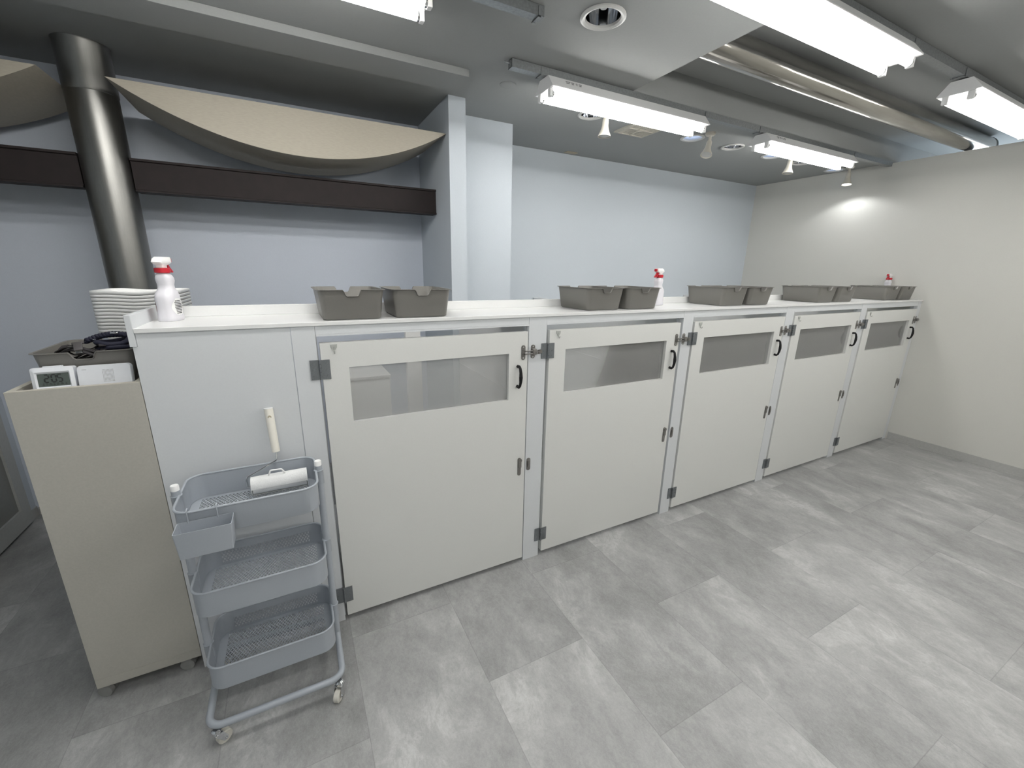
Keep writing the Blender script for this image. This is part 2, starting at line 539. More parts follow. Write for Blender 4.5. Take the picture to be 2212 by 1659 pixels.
# ================================================================ CEILING FITTINGS
def rail(name, label, x0, x1, yc, ends):
    t = thing(name, label, 'ceiling rail', (0, 0, 0), 0, 'steel light rails on the ceiling')
    h = 0.0215
    pr = [(yc - h, 2.579), (yc + h, 2.579), (yc + h, 2.617), (yc + h - 0.003, 2.617), (yc + h - 0.003, 2.582), (yc - h + 0.003, 2.582), (yc - h + 0.003, 2.617), (yc - h, 2.617)]
    MB().prism(pr, x0, x1, 'x').build('channel', M['galv'], t, smooth=False)
    for x in ends:
        b = MB()
        b.box(x - 0.006, x + 0.006, yc - h - 0.004, yc - h - 0.0005, 2.572, 2.612)
        b.box(x - 0.006, x + 0.006, yc - h - 0.004, yc + h + 0.012, 2.5745, 2.5785)
        b.box(x - 0.006, x + 0.006, yc + h + 0.0005, yc + h + 0.004, 2.572, 2.612)
        b.build('clip', M['galv'], t, smooth=False)
    # open end with its bent tab and bolt
    e = MB()
    e.box(x0 - 0.004, x0 + 0.0, yc - 0.016, yc + 0.016, 2.583, 2.612)
    e.cyl((x0 - 0.03, yc + 0.01, 2.606), (x0 - 0.002, yc + 0.0, 2.600), 0.005, seg=8)
    e.build('end_bolt', M['galv'], t)
    return t
YA, YBB, YC = 0.478, -0.590, 0.031
rail('light_rail', 'long steel channel on the ceiling carrying two tube lights in front of back wall', 1.125, 5.14, YA, (1.30, 2.57, 3.15, 4.46))
rail('light_rail', 'steel channel along the near edge of the ceiling recess, beside the shiny duct', -0.90, 5.14, YBB, (-0.60, 1.29, 2.60, 3.17, 4.47))
rc = rail('light_rail', 'steel channel on the ceiling ending bare near the largest round downlight', -1.2, 1.04, YC, (-0.70, 0.60, 1.018))

def light_fixture(x0, yc, label, marks=False):
    """Twin batten: white box body under the rail, two tubes in sockets."""
    L = 1.215
    t = thing('tube_light', label, 'ceiling light', (x0, yc, 2.574), 0, 'twin fluorescent tube lights')
    b = MB()
    b.prism([(-0.044, 0.0), (0.044, 0.0), (0.088, -0.056), (0.088, -0.060), (0.020, -0.064), (-0.020, -0.064), (-0.088, -0.060), (-0.088, -0.056)], 0, L, 'x')
    b.build('body', M['enamel'], t, smooth=False)
    for sx in (0.012, L - 0.012):
        for sy in (-0.050, 0.050):
            s = MB()
            s.box(sx - 0.009, sx + 0.009, sy - 0.014, sy + 0.014, -0.100, -0.0620, 0.003)
            s.build('socket', M['white_plastic'], t)
    for sy in (-0.050, 0.050):
        tb = MB().cyl((0.030, sy, -0.0825), (L - 0.030, sy, -0.0825), 0.0155, seg=18).build('tube', M['tube'], t)
        for ex in (0.0215, L - 0.0299):
            MB().cyl((ex, sy, -0.0825), (ex + 0.0084, sy, -0.0825), 0.016, seg=18).build('tube_cap', M['chrome'], tb)
    if marks:
        k = MB()
        for i, (a, w) in enumerate(((0.10, 0.03), (0.135, 0.02), (0.165, 0.012), (0.185, 0.02))):
            for z0, w1 in ((-0.018, w), (-0.027, w * 0.7)):
                y0 = -0.0445 - 0.044 * (-z0) / 0.056
                k.box(a, a + w1, y0 - 0.0012, y0 - 0.0006, z0, z0 + 0.004)
        k.build('rating_print', M['grey_ink'], t, smooth=False)
    return t
light_fixture(1.328, YA, 'lit twin tube light hanging above the middle of white counter, nearer the bare rail end', True)
light_fixture(3.195, YA, 'lit twin tube light farthest back, by the right wall corner', True)
light_fixture(1.330, YBB, 'lit twin tube light under the ceiling recess edge, largest and nearest the shiny duct')
light_fixture(3.205, YBB, 'lit twin tube light over the right wall, beyond the largest one on the same rail')
light_fixture(-0.545, YBB, 'added twin tube light out of view on the duct side rail, left of the largest one')  # added out of frame for more light from above and in front
light_fixture(-0.655, YC, 'lit twin tube light hanging in front of the alcove, left of the empty rail end')

# tube lights added out of view behind the camera to brighten the fronts
for yy, nm in ((-1.95, 'first'), (-3.10, 'second')):
    rail('light_rail', 'unseen steel channel on the ceiling behind the viewpoint carrying added tube lights, %s row' % nm, -0.9, 4.7, yy, (-0.70, 3.10))
    light_fixture(-0.60, yy, 'added unseen twin tube light behind the viewpoint, left one of its rail, %s row' % nm)
    light_fixture(1.60, yy, 'added unseen twin tube light behind the viewpoint, middle one of its rail, %s row' % nm)
    light_fixture(3.40, yy, 'added unseen twin tube light behind the viewpoint, right one of its rail, %s row' % nm)

M['daylight'] = glow('daylight_pane', (0.72, 0.86, 1.0, 1), 11.0)
w1 = struct(MB().box(7.585, 7.5995, -0.75, 0.65, 1.30, 2.55).build('window_1', M['daylight'], smooth=False))
struct(MB().box(7.575, 7.5845, -0.80, 0.70, 1.26, 1.30).build('window_1_sill', M['enamel'], smooth=False))
# the next space, beyond the right wall, is lit through the raised bay
for yy, nm in ((YA, 'far'), (YBB, 'near')):
    rail('light_rail', 'steel channel on the ceiling of the space beyond the right wall, %s side' % nm, 5.9, 7.55, yy, (6.1, 7.45))
    light_fixture(6.15, yy, 'lit twin tube light in the space beyond the right wall, %s side' % nm)

# shiny pipe in the raised bay
dt = thing('duct', 'shiny stainless steel duct running through the ceiling recess', 'duct', (0, -0.005, 2.702))
MB().cyl((1.94, 0, 0), (5.62, 0, 0), 0.076, seg=40).build('pipe', M['duct'], dt)
e = MB()
e.lathe([(0.0765, 0), (0.079, 0.004), (0.079, 0.03), (0.0765, 0.034)], 40, Matrix.Translation((5.585, 0, 0)) @ Matrix.Rotation(radians(90), 4, 'Y'))
e.build('end_collar', M['steel'], dt)
# recessed downlights
M['mirrored_sky'] = glow('mirrored_sky_glow', (0.62, 0.75, 1.0, 1), 0.85)  # glow paints the bluish daylight mirrored in the reflectors
def downlight(x, y, r, label, lit=False):
    t = thing('downlight', label, 'downlight', (x, y, ZC), 0, 'round recessed downlights')
    MB().lathe([(r, 0.004), (r + 0.014, -0.001), (r + 0.014, -0.006), (r + 0.004, -0.010), (r - 0.007, -0.006), (r - 0.008, 0.006), (r, 0.004)], 40).build('trim_ring', M['trim_white'], t)
    MB().lathe([(r - 0.009, 0.004), (r - 0.010, 0.03), (r - 0.016, 0.09), (r - 0.034, 0.135), (0.004, 0.15)], 40, cap1=True).build('reflector', M['chrome'], t)
    b = MB()
    b.cyl((0, 0, 0.055), (0, 0, 0.148), 0.018, seg=20)
    b.cyl((0, 0, 0.03), (0, 0, 0.055), 0.014, 0.018, seg=20)
    b.build('lamp', M['white_plastic'], t)
    if lit:  # the lamp is off; a glowing disc stands in for a reflection
        MB().lathe([(0.0, 0.0125), (r - 0.013, 0.0125), (r - 0.013, 0.0155), (0.0, 0.0155)], 36).build('painted_reflection', M['mirrored_sky'], t)
    return t
DL_LABELS = ['largest round downlight, chrome inside, alone between the ceiling rails',
             'round downlight half hidden at the left end of hanging tube light, left of vent grille',
             'round downlight between the vent grille and the tilted spotlight',
             'round downlight just right of the tilted spotlight, before the farther tube light',
             'round downlight under the left end of the farther tube light',
             'round downlight mostly hidden behind the farther tube light',
             'round downlight nearest the right wall, beside the lit spotlight']
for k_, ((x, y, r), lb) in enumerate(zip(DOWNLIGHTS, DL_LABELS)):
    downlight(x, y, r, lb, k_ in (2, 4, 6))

# spotlights on the ceiling
def spotlight(x, y, tilt_x, tilt_y, label, lit=False):
    t = thing('spotlight', label, 'spotlight', (x, y, ZC), 0, 'small ivory ceiling spotlights')
    MB().lathe([(0.0, -0.022), (0.028, -0.022), (0.036, -0.012), (0.036, 0.0)], 28).build('base', M['ivory'], t)
    b = MB()
    b.box(-0.006, 0.006, -0.010, 0.010, -0.060, -0.020, 0.002)
    b.cyl((-0.011, 0, -0.055), (0.011, 0, -0.055), 0.008, seg=12)
    b.build('bracket', M['ivory'], t)
    hd = Matrix.Translation((0, 0, -0.055)) @ Matrix.Rotation(tilt_y, 4, 'Y') @ Matrix.Rotation(tilt_x, 4, 'X')
    s = MB().lathe([(0.001, -0.004), (0.017, -0.006), (0.020, -0.014), (0.021, -0.050), (0.024, -0.066), (0.032, -0.090), (0.041, -0.108), (0.043, -0.116), (0.040, -0.116), (0.030, -0.092), (0.001, -0.085)], 28, hd)
    s.build('shade', M['ivory'], t)
    MB().lathe([(0.001, -0.094), (0.028, -0.097), (0.0355, -0.111), (0.001, -0.112)], 24, hd).build('bulb', M['lamp'] if lit else M['trim_white'], t)
    return t, hd
spotlight(1.975, 0.75, 0, radians(2), 'small ivory spotlight pointing straight down beside the vent grille')
spotlight(2.988, 0.75, radians(-8), radians(20), 'small spotlight tilted left, hanging between the two back tube lights')
spotlight(4.045, 0.75, 0, radians(6), 'small ivory spotlight under the middle of the farther tube light')
st, hd = spotlight(5.022, 0.75, radians(-4), radians(8), 'small spotlight throwing a bright glow on the right wall', True)
ld = bpy.data.lights.new('spotlight_beam', 'SPOT')
ld.energy = 7.0; ld.spot_size = radians(152); ld.spot_blend = 0.35; ld.shadow_soft_size = 0.03; ld.color = (0.97, 0.99, 1.0)
lo = bpy.data.objects.new('spotlight_beam', ld)
COL.objects.link(lo); lo.parent = st
lo.matrix_local = hd @ Matrix.Translation((0, 0, -0.122)) @ Matrix.Rotation(radians(0), 4, 'X')

# ventilation grille
v = thing('vent_grille', 'square beige ventilation grille on ceiling above the back of the room', 'vent', (2.470, 0.955, ZC))
f = MB()
o_, i_ = 0.140, 0.118
f.loft([[Vector((a * q, b * q, z)) for a, b in ((1, 1), (-1, 1), (-1, -1), (1, -1))] for q, z in ((o_, 0.0), (o_, -0.010), (i_, -0.014), (i_, -0.003))])
f.box(-i_, i_, -0.006, 0.006, -0.013, -0.004)
f.box(-0.006, 0.006, -i_, i_, -0.013, -0.004)
f.lathe([(0.020, -0.003), (0.020, -0.015), (0.012, -0.019), (0.0, -0.019)], 20)
f.build('frame', M['vent'], v)
s = MB()
for k in range(17):
    y = -0.108 + k * 0.0135
    if abs(y) < 0.008:
        continue
    s.box(-i_, i_, y - 0.0035, y + 0.0035, -0.008, -0.002)
for k in range(9):
    x = -0.108 + k * 0.027
    s.box(x - 0.002, x + 0.002, -i_, i_, -0.009, -0.002)
s.build('slats', M['vent'], v, smooth=False)
MB().box(-i_, i_, -i_, i_, -0.0015, -0.0005).build('slat_gap_shade', M['grey_ink'], v, smooth=False)  # grey sheet paints the shade behind the slats
v.rotation_euler = (0, 0, radians(-1))

sd = MB().lathe([(0.048, 0), (0.048, -0.002), (0.045, -0.0035), (0.026, -0.004), (0.0, -0.0041)], 36).build('ceiling_cover', M['ceiling'], loc=(1.253, 0.760, ZC))
tag(sd, 'flat round blank cover on ceiling by the bare rail end', 'cover')
tag(MB().box(2.345, 2.465, 1.735, 1.790, ZC - 0.006, ZC - 0.0004, 0.002).build('ceiling_plate', M['plaque']), 'small tan rectangular plate on ceiling just above the blue back wall', 'plate')

# ================================================================ ALCOVE: column, beam, curved panels
cl = thing('steel_column', 'tall round brushed steel column rising behind the white baskets', 'column', (-0.785, 1.400, 0))
MB().cyl((0, 0, 0), (0, 0, 2.400), 0.104, seg=56).build('shaft', M['steel'], cl)
MB().lathe([(0.104, 2.400), (0.1065, 2.404), (0.1065, 2.612), (0.110, 2.618)], 56).build('collar', M['steel'], cl)

bmx = thing('steel_beam', 'dark maroon steel beam running across the alcove behind the column', 'beam', (0, 0, 0))
def beam_piece(x0, x1):
    pr = [(1.362, 1.955), (1.462, 1.955), (1.462, 1.964), (1.416, 1.968), (1.416, 2.106), (1.462, 2.110), (1.462, 2.119), (1.362, 2.119), (1.362, 2.108), (1.372, 2.104), (1.372, 1.966), (1.362, 1.963)]
    MB().prism(pr, x0, x1, 'x').build('beam_section', M['beam'], bmx, smooth=False)
beam_piece(XL, -0.890)
beam_piece(-0.680, 0.996)

def lens_panel(x0, x1, label):
    t = thing('curved_canopy', label, 'canopy', (0, 0, 0), 0, 'curved tan canopies in the alcove')
    c, s_ = (x1 - x0), 0.236
    Rr = c * c / (8 * s_) + s_ / 2
    xc, zt = (x0 + x1) / 2, 2.415
    a = math.asin(c / 2 / Rr)
    n = 48
    arc = [(xc + Rr * sin(-a + 2 * a * k / n), zt - s_ + Rr - Rr * cos(-a + 2 * a * k / n)) for k in range(n + 1)]
    MB().prism([(p[0], min(p[1], zt - 0.0005)) for p in arc] + [(x1 - 0.001, zt), (x0 + 0.001, zt)], 1.122, 1.134, 'y').build('front_panel', M['veneer'], t, smooth=False)
    inner = [(p[0], p[1] + 0.012) for p in reversed(arc[2:-2])]
    MB().prism(arc + inner, 1.1345, 1.655, 'y').build('curved_underside', M['veneer'], t, angle=20)
    MB().box(x0 + 0.02, x1 - 0.02, 1.1345, 1.655, zt - 0.012, zt - 0.001).build('top_board', M['veneer'], t, smooth=False)
    return t
lens_panel(-0.657, 0.9965, 'half-moon tan canopy hanging in alcove right of the steel column')

def lens_panel_left():
    """Same canopy, cut where it meets the left wall."""
    t = thing('curved_canopy', 'tan canopy running to the left wall, left of the steel column', 'canopy', (0, 0, 0), 0, 'curved tan canopies in the alcove')
    x0, x1, s_, zt = -2.52, -0.886, 0.236, 2.415
    c = x1 - x0
    Rr = c * c / (8 * s_) + s_ / 2
    xc = (x0 + x1) / 2
    a = math.asin(c / 2 / Rr)
    a0 = math.asin((XL + 0.005 - xc) / Rr)
    n = 36
    arc = [(xc + Rr * sin(a0 + (a - a0) * k / n), zt - s_ + Rr - Rr * cos(a0 + (a - a0) * k / n)) for k in range(n + 1)]
    MB().prism([(p[0], min(p[1], zt - 0.0005)) for p in arc] + [(x1 - 0.001, zt), (XL + 0.005, zt)], 1.122, 1.134, 'y').build('front_panel', M['veneer'], t, smooth=False)
    inner = [(p[0], p[1] + 0.012) for p in reversed(arc[:-2])]
    MB().prism(arc + inner, 1.1345, 1.655, 'y').build('curved_underside', M['veneer'], t, angle=20)
    MB().box(XL + 0.005, x1 - 0.02, 1.1345, 1.655, zt - 0.012, zt - 0.001).build('top_board', M['veneer'], t, smooth=False)
lens_panel_left()

# ================================================================ THE STALL ROW
DL_ = [0.079, 1.122, 2.161, 3.199, 4.226]
DR_ = [0.9975, 2.039, 3.082, 4.112, 5.128]
POST = [(-0.014, 0.068), (1.006, 1.106), (2.065, 2.150), (3.096, 3.190), (4.130, 4.217), (5.140, 5.203)]
PART_END = [1.20, 1.068, 1.825, 1.825, 1.825]
WZ0, WZ1 = 0.964, 1.197
POS = ['nearest the grey trolley', 'second from the grey trolley', 'in the middle of the row of five', 'second from the right wall', 'farthest away, against the right wall']

def plate(b, x, z, w, h, y0, y1, r=None):
    """Stadium-shaped screw plate facing -Y."""
    r = w / 2 if r is None else r
    pts = rrect(w, h, r * 0.98, 6, None, x, z)
    b.prism(pts, y0, y1, 'y')

def hinge_mesh(xc, zc):
    b = MB()
    hw, hh = 0.0355, 0.0385
    b.box(xc - hw, xc - 0.004, -0.0055, -0.0006, zc - hh, zc + hh)
    b.box(xc + 0.004, xc + hw, -0.0095, -0.0065, zc - hh, zc + hh)
    for i in range(5):
        z0 = zc - hh + i * 2 * hh / 5
        b.cyl((xc, -0.0105, z0 + 0.0006), (xc, -0.0105, z0 + 2 * hh / 5 - 0.0006), 0.0048, seg=12)
    for sx in (-0.024, 0.024):
        for dz in (-0.026, 0.0, 0.026):
            yo = 0.004 if sx < 0 else 0.0
            b.cyl((xc + sx, yo - 0.0108, zc + dz), (xc + sx, yo - 0.009, zc + dz), 0.0036, 0.0042, seg=10)
    return b

def stall(i):
    dl, dr = DL_[i], DR_[i]
    t = thing('kennel_stall', 'white kennel stall with windowed door, ' + POS[i], 'kennel stall', (0, 0, 0), 0, 'white kennel stalls in the row')
    if i == 0:
        MB().box(POST[0][0], POST[0][1], 0.0, 0.030, 0.0, 1.3655, 0.0012).build('post', M['laminate'], t, smooth=False)
    pa, pb = POST[i + 1]
    MB().box(pa, pb, 0.0, 0.030, 0.0, 1.3655, 0.0012).build('post', M['laminate'], t, smooth=False)
    ra, rb = POST[i][1] + 0.0008, pa - 0.0008
    rl = MB()
    rl.box(ra, rb, 0.0012, 0.022, 1.333, 1.3655)
    rl.box(ra, rb, -0.0006, 0.030, 1.325, 1.3325)
    rl.build('top_rail', M['laminate'], t, smooth=False)
    # thin stops the door closes against
    for sx in (ra, rb):
        MB().box(sx - 0.004, sx + 0.0038, 0.031, 0.050, 0.0, 1.3655).build('door_stop', M['laminate'], t, smooth=False)
    if i == 0:
        pn = MB()
        pn.box(POST[0][0] + 0.015, POST[0][0] + 0.042, 0.032, PART_END[0], 0.0, 1.325)
        pn.build('side_partition', M['panel'], t, smooth=False)
    if i < 4:
        xm = (pa + pb) / 2
        pn = MB()
        pn.box(xm - 0.013, xm + 0.013, 0.051, PART_END[i + 1] if i + 1 < 5 else 1.82, 0.0, 1.316)
        pn.box(xm - 0.017, xm + 0.017, 0.051, PART_END[i + 1] if i + 1 < 5 else 1.82, 1.3165, 1.325)
        pn.box(xm - 0.019, xm - 0.013, 0.06, PART_END[i + 1] - 0.01, 0.914, 0.926)
        pn.build('side_partition', M['panel'], t, smooth=False)
    MB().box(POST[i][1] + 0.03, pa - 0.03 if i < 4 else pa, 0.13, 1.05 if i < 2 else 1.80, 0.0005, 0.012).build('bounce_panel', M['panel'], t, smooth=False)  # pale sheet added to bounce light up inside the stall
    # door with its window opening
    wa, wb = dl + 0.099, dr - 0.101
    d = frame_ring(dl, dr, 0.028, 1.2985, wa, wb, WZ0, WZ1, -0.006, 0.022)
    d = d.build('door', M['door_white'], t, smooth=False)
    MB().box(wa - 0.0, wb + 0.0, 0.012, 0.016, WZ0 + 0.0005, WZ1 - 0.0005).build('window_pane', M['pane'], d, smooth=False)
    for zc in (1.196, 0.142):
        hinge_mesh((POST[i][1] + dl) / 2, zc).build('hinge', M['hinge'], d)
    # black bow handle
    hx, hz = dr - 0.053, 1.081
    path = [Vector((hx, -0.006, hz + 0.050)), Vector((hx, -0.022, hz + 0.052)), Vector((hx + 0.001, -0.031, hz + 0.044)), Vector((hx + 0.002, -0.036, hz + 0.022)), Vector((hx + 0.002, -0.0375, hz)),
            Vector((hx + 0.002, -0.036, hz - 0.022)), Vector((hx + 0.001, -0.031, hz - 0.044)), Vector((hx, -0.022, hz - 0.052)), Vector((hx, -0.006, hz - 0.050))]
    hb = MB().tube(path, [0.0078, 0.0070, 0.0064, 0.0076, 0.0092, 0.0076, 0.0064, 0.0070, 0.0078], 14)
    hb.build('handle', M['black'], d)
    # bar latch across the gap
    lz = 1.197
    b = MB()
    x1, x2 = dr - 0.0245, (pa + pb) / 2 - 0.026 if i < 4 else pa + 0.020
    plate(b, x1, lz, 0.022, 0.072, -0.0085, -0.006)
    plate(b, x2, lz + 0.001, 0.022, 0.068, -0.0030, -0.0004)
    b.cyl((x1 - 0.002, -0.013, lz), (x1 - 0.002, -0.006, lz), 0.009, seg=14)
    bx1 = x2 + (0.036 if i < 4 else 0.024)
    b.box(x1 - 0.003, bx1, -0.0165, -0.0125, lz + 0.004, lz + 0.010, 0.001)
    b.box(x1 - 0.003, bx1, -0.0165, -0.0125, lz - 0.010, lz - 0.004, 0.001)
    b.box(x1 - 0.006, x1 + 0.006, -0.0165, -0.0125, lz - 0.010, lz + 0.010, 0.001)
    b.box(bx1 - 0.016, bx1, -0.0165, -0.0125, lz - 0.010, lz + 0.010, 0.001)
    b.cyl((bx1, -0.0168, lz), (bx1, -0.012, lz), 0.010, seg=14)
    b.box(x2 - 0.008, x2 + 0.012, -0.020, -0.0005, lz - 0.013, lz + 0.016, 0.002)
    b.build('bar_latch', M['latch'], d)
    for px, yy in ((x1, -0.0092), (x2, -0.0032)):
        for dz in (-0.026, 0.027):
            MB().cyl((px, yy, lz + dz), (px, yy + 0.001, lz + dz), 0.0042, seg=12).build('latch_screw', M['chrome'], d)
    # push catch lower down: long plate on the door, short keeper on the post
    cz = 0.592
    b = MB()
    plate(b, dr - 0.032, cz, 0.020, 0.100, -0.0085, -0.006)
    b.cyl((dr - 0.030, -0.016, cz + 0.037), (dr - 0.030, -0.006, cz + 0.037), 0.010, seg=14)
    b.box(dr - 0.038, dr - 0.022, -0.015, -0.0065, cz - 0.004, cz + 0.038, 0.002)
    b.cyl((dr - 0.034, -0.0105, cz - 0.036), (dr - 0.034, -0.008, cz - 0.036), 0.005, seg=12)
    b.build('catch', M['latch'], d)
    b = MB()
    kx = pa + 0.0175
    plate(b, kx, cz + 0.001, 0.023, 0.072, -0.0025, 0.0)
    b.box(kx - 0.006, kx + 0.006, -0.008, -0.001, cz - 0.014, cz + 0.020, 0.0015)
    b.build('catch_keeper', M['latch'], t)
    # small adhesive hook
    b = MB()
    kx = dl + 0.050
    b.prism([(kx - 0.012, 1.293), (kx + 0.012, 1.293), (kx + 0.011, 1.281), (kx + 0.004, 1.271), (kx - 0.004, 1.271), (kx - 0.011, 1.281)], -0.0095, -0.006, 'y')
    b.tube(arc_path([(kx, -0.010, 1.284), (kx, -0.010, 1.262), (kx, -0.020, 1.258), (kx, -0.021, 1.268)], 0.004, 4), 0.0022, 8)
    b.build('adhesive_hook', M['hook_grey'], d)
    return t
for i in range(5):
    stall(i)

ep = thing('end_panel', 'plain pale white panel at the left end of the stalls, behind the trolley', 'panel', (0, 0, 0))
MB().prism([(-0.4715, 0.0), (-0.0155, 0.0), (-0.0155, 1.3655), (-0.4585, 1.3655), (-0.4585, 1.3215), (-0.4715, 1.3215)], 0.002, 0.022, 'y').build('front_board', M['laminate'], ep, smooth=False)
MB().box(-0.4715, -0.4515, 0.0225, 0.330, 0.0, 1.3215, 0.0012).build('side_board', M['laminate'], ep, smooth=False)

ctp = thing('counter_top', 'long white counter running along the tops of all the stalls', 'counter', (0, 0, 0))
MB().box(-0.4590, 5.204, -0.008, 0.345, 1.366, CT, 0.0015).build('slab', M['counter'], ctp, smooth=False)
MB().box(-0.4590, 5.204, 0.327, 0.345, CT + 0.0002, 1.4225, 0.0015).build('back_rim', M['counter'], ctp, smooth=False)
MB().box(-0.4765, -0.4595, -0.006, 0.345, 1.322, 1.4245, 0.0015).build('end_board', M['laminate'], ctp, smooth=False)

tag(MB().box(1.72, 2.03, 0.056, 0.125, 0.0005, 0.026, 0.008).build('floor_mat', M['mat_red']), 'dark maroon mat just visible under the second white stall door', 'mat')

# things standing in the first stall, seen through its window
bd = thing('leaning_board', 'white board standing upright in the nearest stall, seen through its window', 'board', (0.640, 0.80, 0.0125))
MB().box(-0.045, 0.045, -0.02, 0.02, 0.0, 1.24, 0.003).build('panel', M['panel'], bd)
bx = thing('storage_box', 'pale box low behind the window of the nearest stall', 'box', (0.36, 0.72, 0.0125))
MB().box(-0.17, 0.09, -0.13, 0.13, 0.0, 0.97, 0.006).build('body', M['panel'], bx)
MB().box(-0.175, 0.095, -0.135, 0.135, 0.971, 0.990, 0.004).build('lid', M['panel'], bx)

# ================================================================ TRAYS
def tray_mesh(W=0.262, D=0.310, w=0.220, d=0.262, H=0.117, notch=True):
    """Tapered plastic tray: rolled rim, a rounded hand notch in each short side."""
    b = MB()
    step = 0.006
    def nz(x, y, Wd, Dd, drop):
        # only the front and back sides dip
        if not notch or abs(abs(y) - Dd / 2) > 0.004:
            return 0.0
        q = abs(x)
        a, c = 0.021, 0.034
        if q <= a:
            return -drop
        if q >= c:
            return 0.0
        u = (q - a) / (c - a)
        return -drop * (1 - u * u * (3 - 2 * u))
    base = rrect(1, 1, 0.1, 5)
    def loop(wd, dp, r, z, drop=0.0):
        pts = rrect(wd, dp, r, 6)
        # resample straight front/back runs evenly so every loop has the same count
        out = []
        n = 40
        cs = [(wd / 2 - r, dp / 2 - r, 0), (-wd / 2 + r, dp / 2 - r, 90), (-wd / 2 + r, -dp / 2 + r, 180), (wd / 2 - r, -dp / 2 + r, 270)]
        for i, (x, y, a) in enumerate(cs):
            for k in range(7):
                out.append((x + r * cos(radians(a + 15 * k)), y + r * sin(radians(a + 15 * k))))
            if i in (0, 2):
                x0, y0 = out[-1]
                x1 = cs[(i + 1) % 4][0]
                for k in range(1, n):
                    out.append((x0 + (x1 - x0) * k / n, y0))
        res = []
        for px, py in out:
            dz = nz(px, py, wd, dp, drop)
            res.append(Vector((px, py + math.copysign(1, py) * dz * slope, z + dz)))
        return res
    slope = ((D - 0.016) - d) / 2 / (H - 0.008)
    dr_ = 0.024
    L = [loop(w - 0.012, d - 0.012, 0.016, 0.0), loop(w, d, 0.020, 0.004), loop(W - 0.016, D - 0.016, 0.026, H - 0.004, dr_), loop(W, D, 0.032, H - 0.002, dr_), loop(W, D, 0.032, H, dr_),
         loop(W - 0.018, D - 0.018, 0.025, H, dr_), loop(w - 0.005, d - 0.005, 0.019, 0.008), loop(w - 0.018, d - 0.018, 0.014, 0.004)]
    b.loft(L, True, True)
    return b
TRAYS = [(0.213, 0.158, 0.5, 'taupe tray nearest the left end of the counter, left one of its pair'),
         (0.496, 0.158, -0.6, 'taupe tray beside another over the nearest stall door, right one of that pair'),
         (1.494, 0.178, 0.5, 'taupe tray over the second stall door, left one of its pair'),
         (1.763, 0.174, -0.3, 'taupe tray over the second stall door, directly in front of a spray bottle'),
         (2.558, 0.178, 0.3, 'taupe tray over the middle stall door, left one of its pair'),
         (2.828, 0.175, -0.3, 'taupe tray over the middle stall door, right one of its pair'),
         (3.648, 0.178, 0.4, 'taupe tray over the fourth stall door, left one of its pair'),
         (3.925, 0.174, -0.5, 'taupe tray over the fourth stall door, right one of its pair'),
         (4.698, 0.178, 0.0, 'taupe tray over the farthest stall door, left one of the last pair'),
         (4.964, 0.172, 0.0, 'taupe tray at the far right end of the counter, nearest the right wall')]
first = None
for x, y, a, lb in TRAYS:
    if first is None:
        first = o = tray_mesh().build('plastic_tray', M['tray'], angle=50)
    else:
        o = first.copy(); COL.objects.link(o)
    o.location = (x, y, CT + 0.0006)
    o.rotation_euler = (0, 0, radians(a))
    tag(o, lb, 'tray', 'taupe trays on the counter')

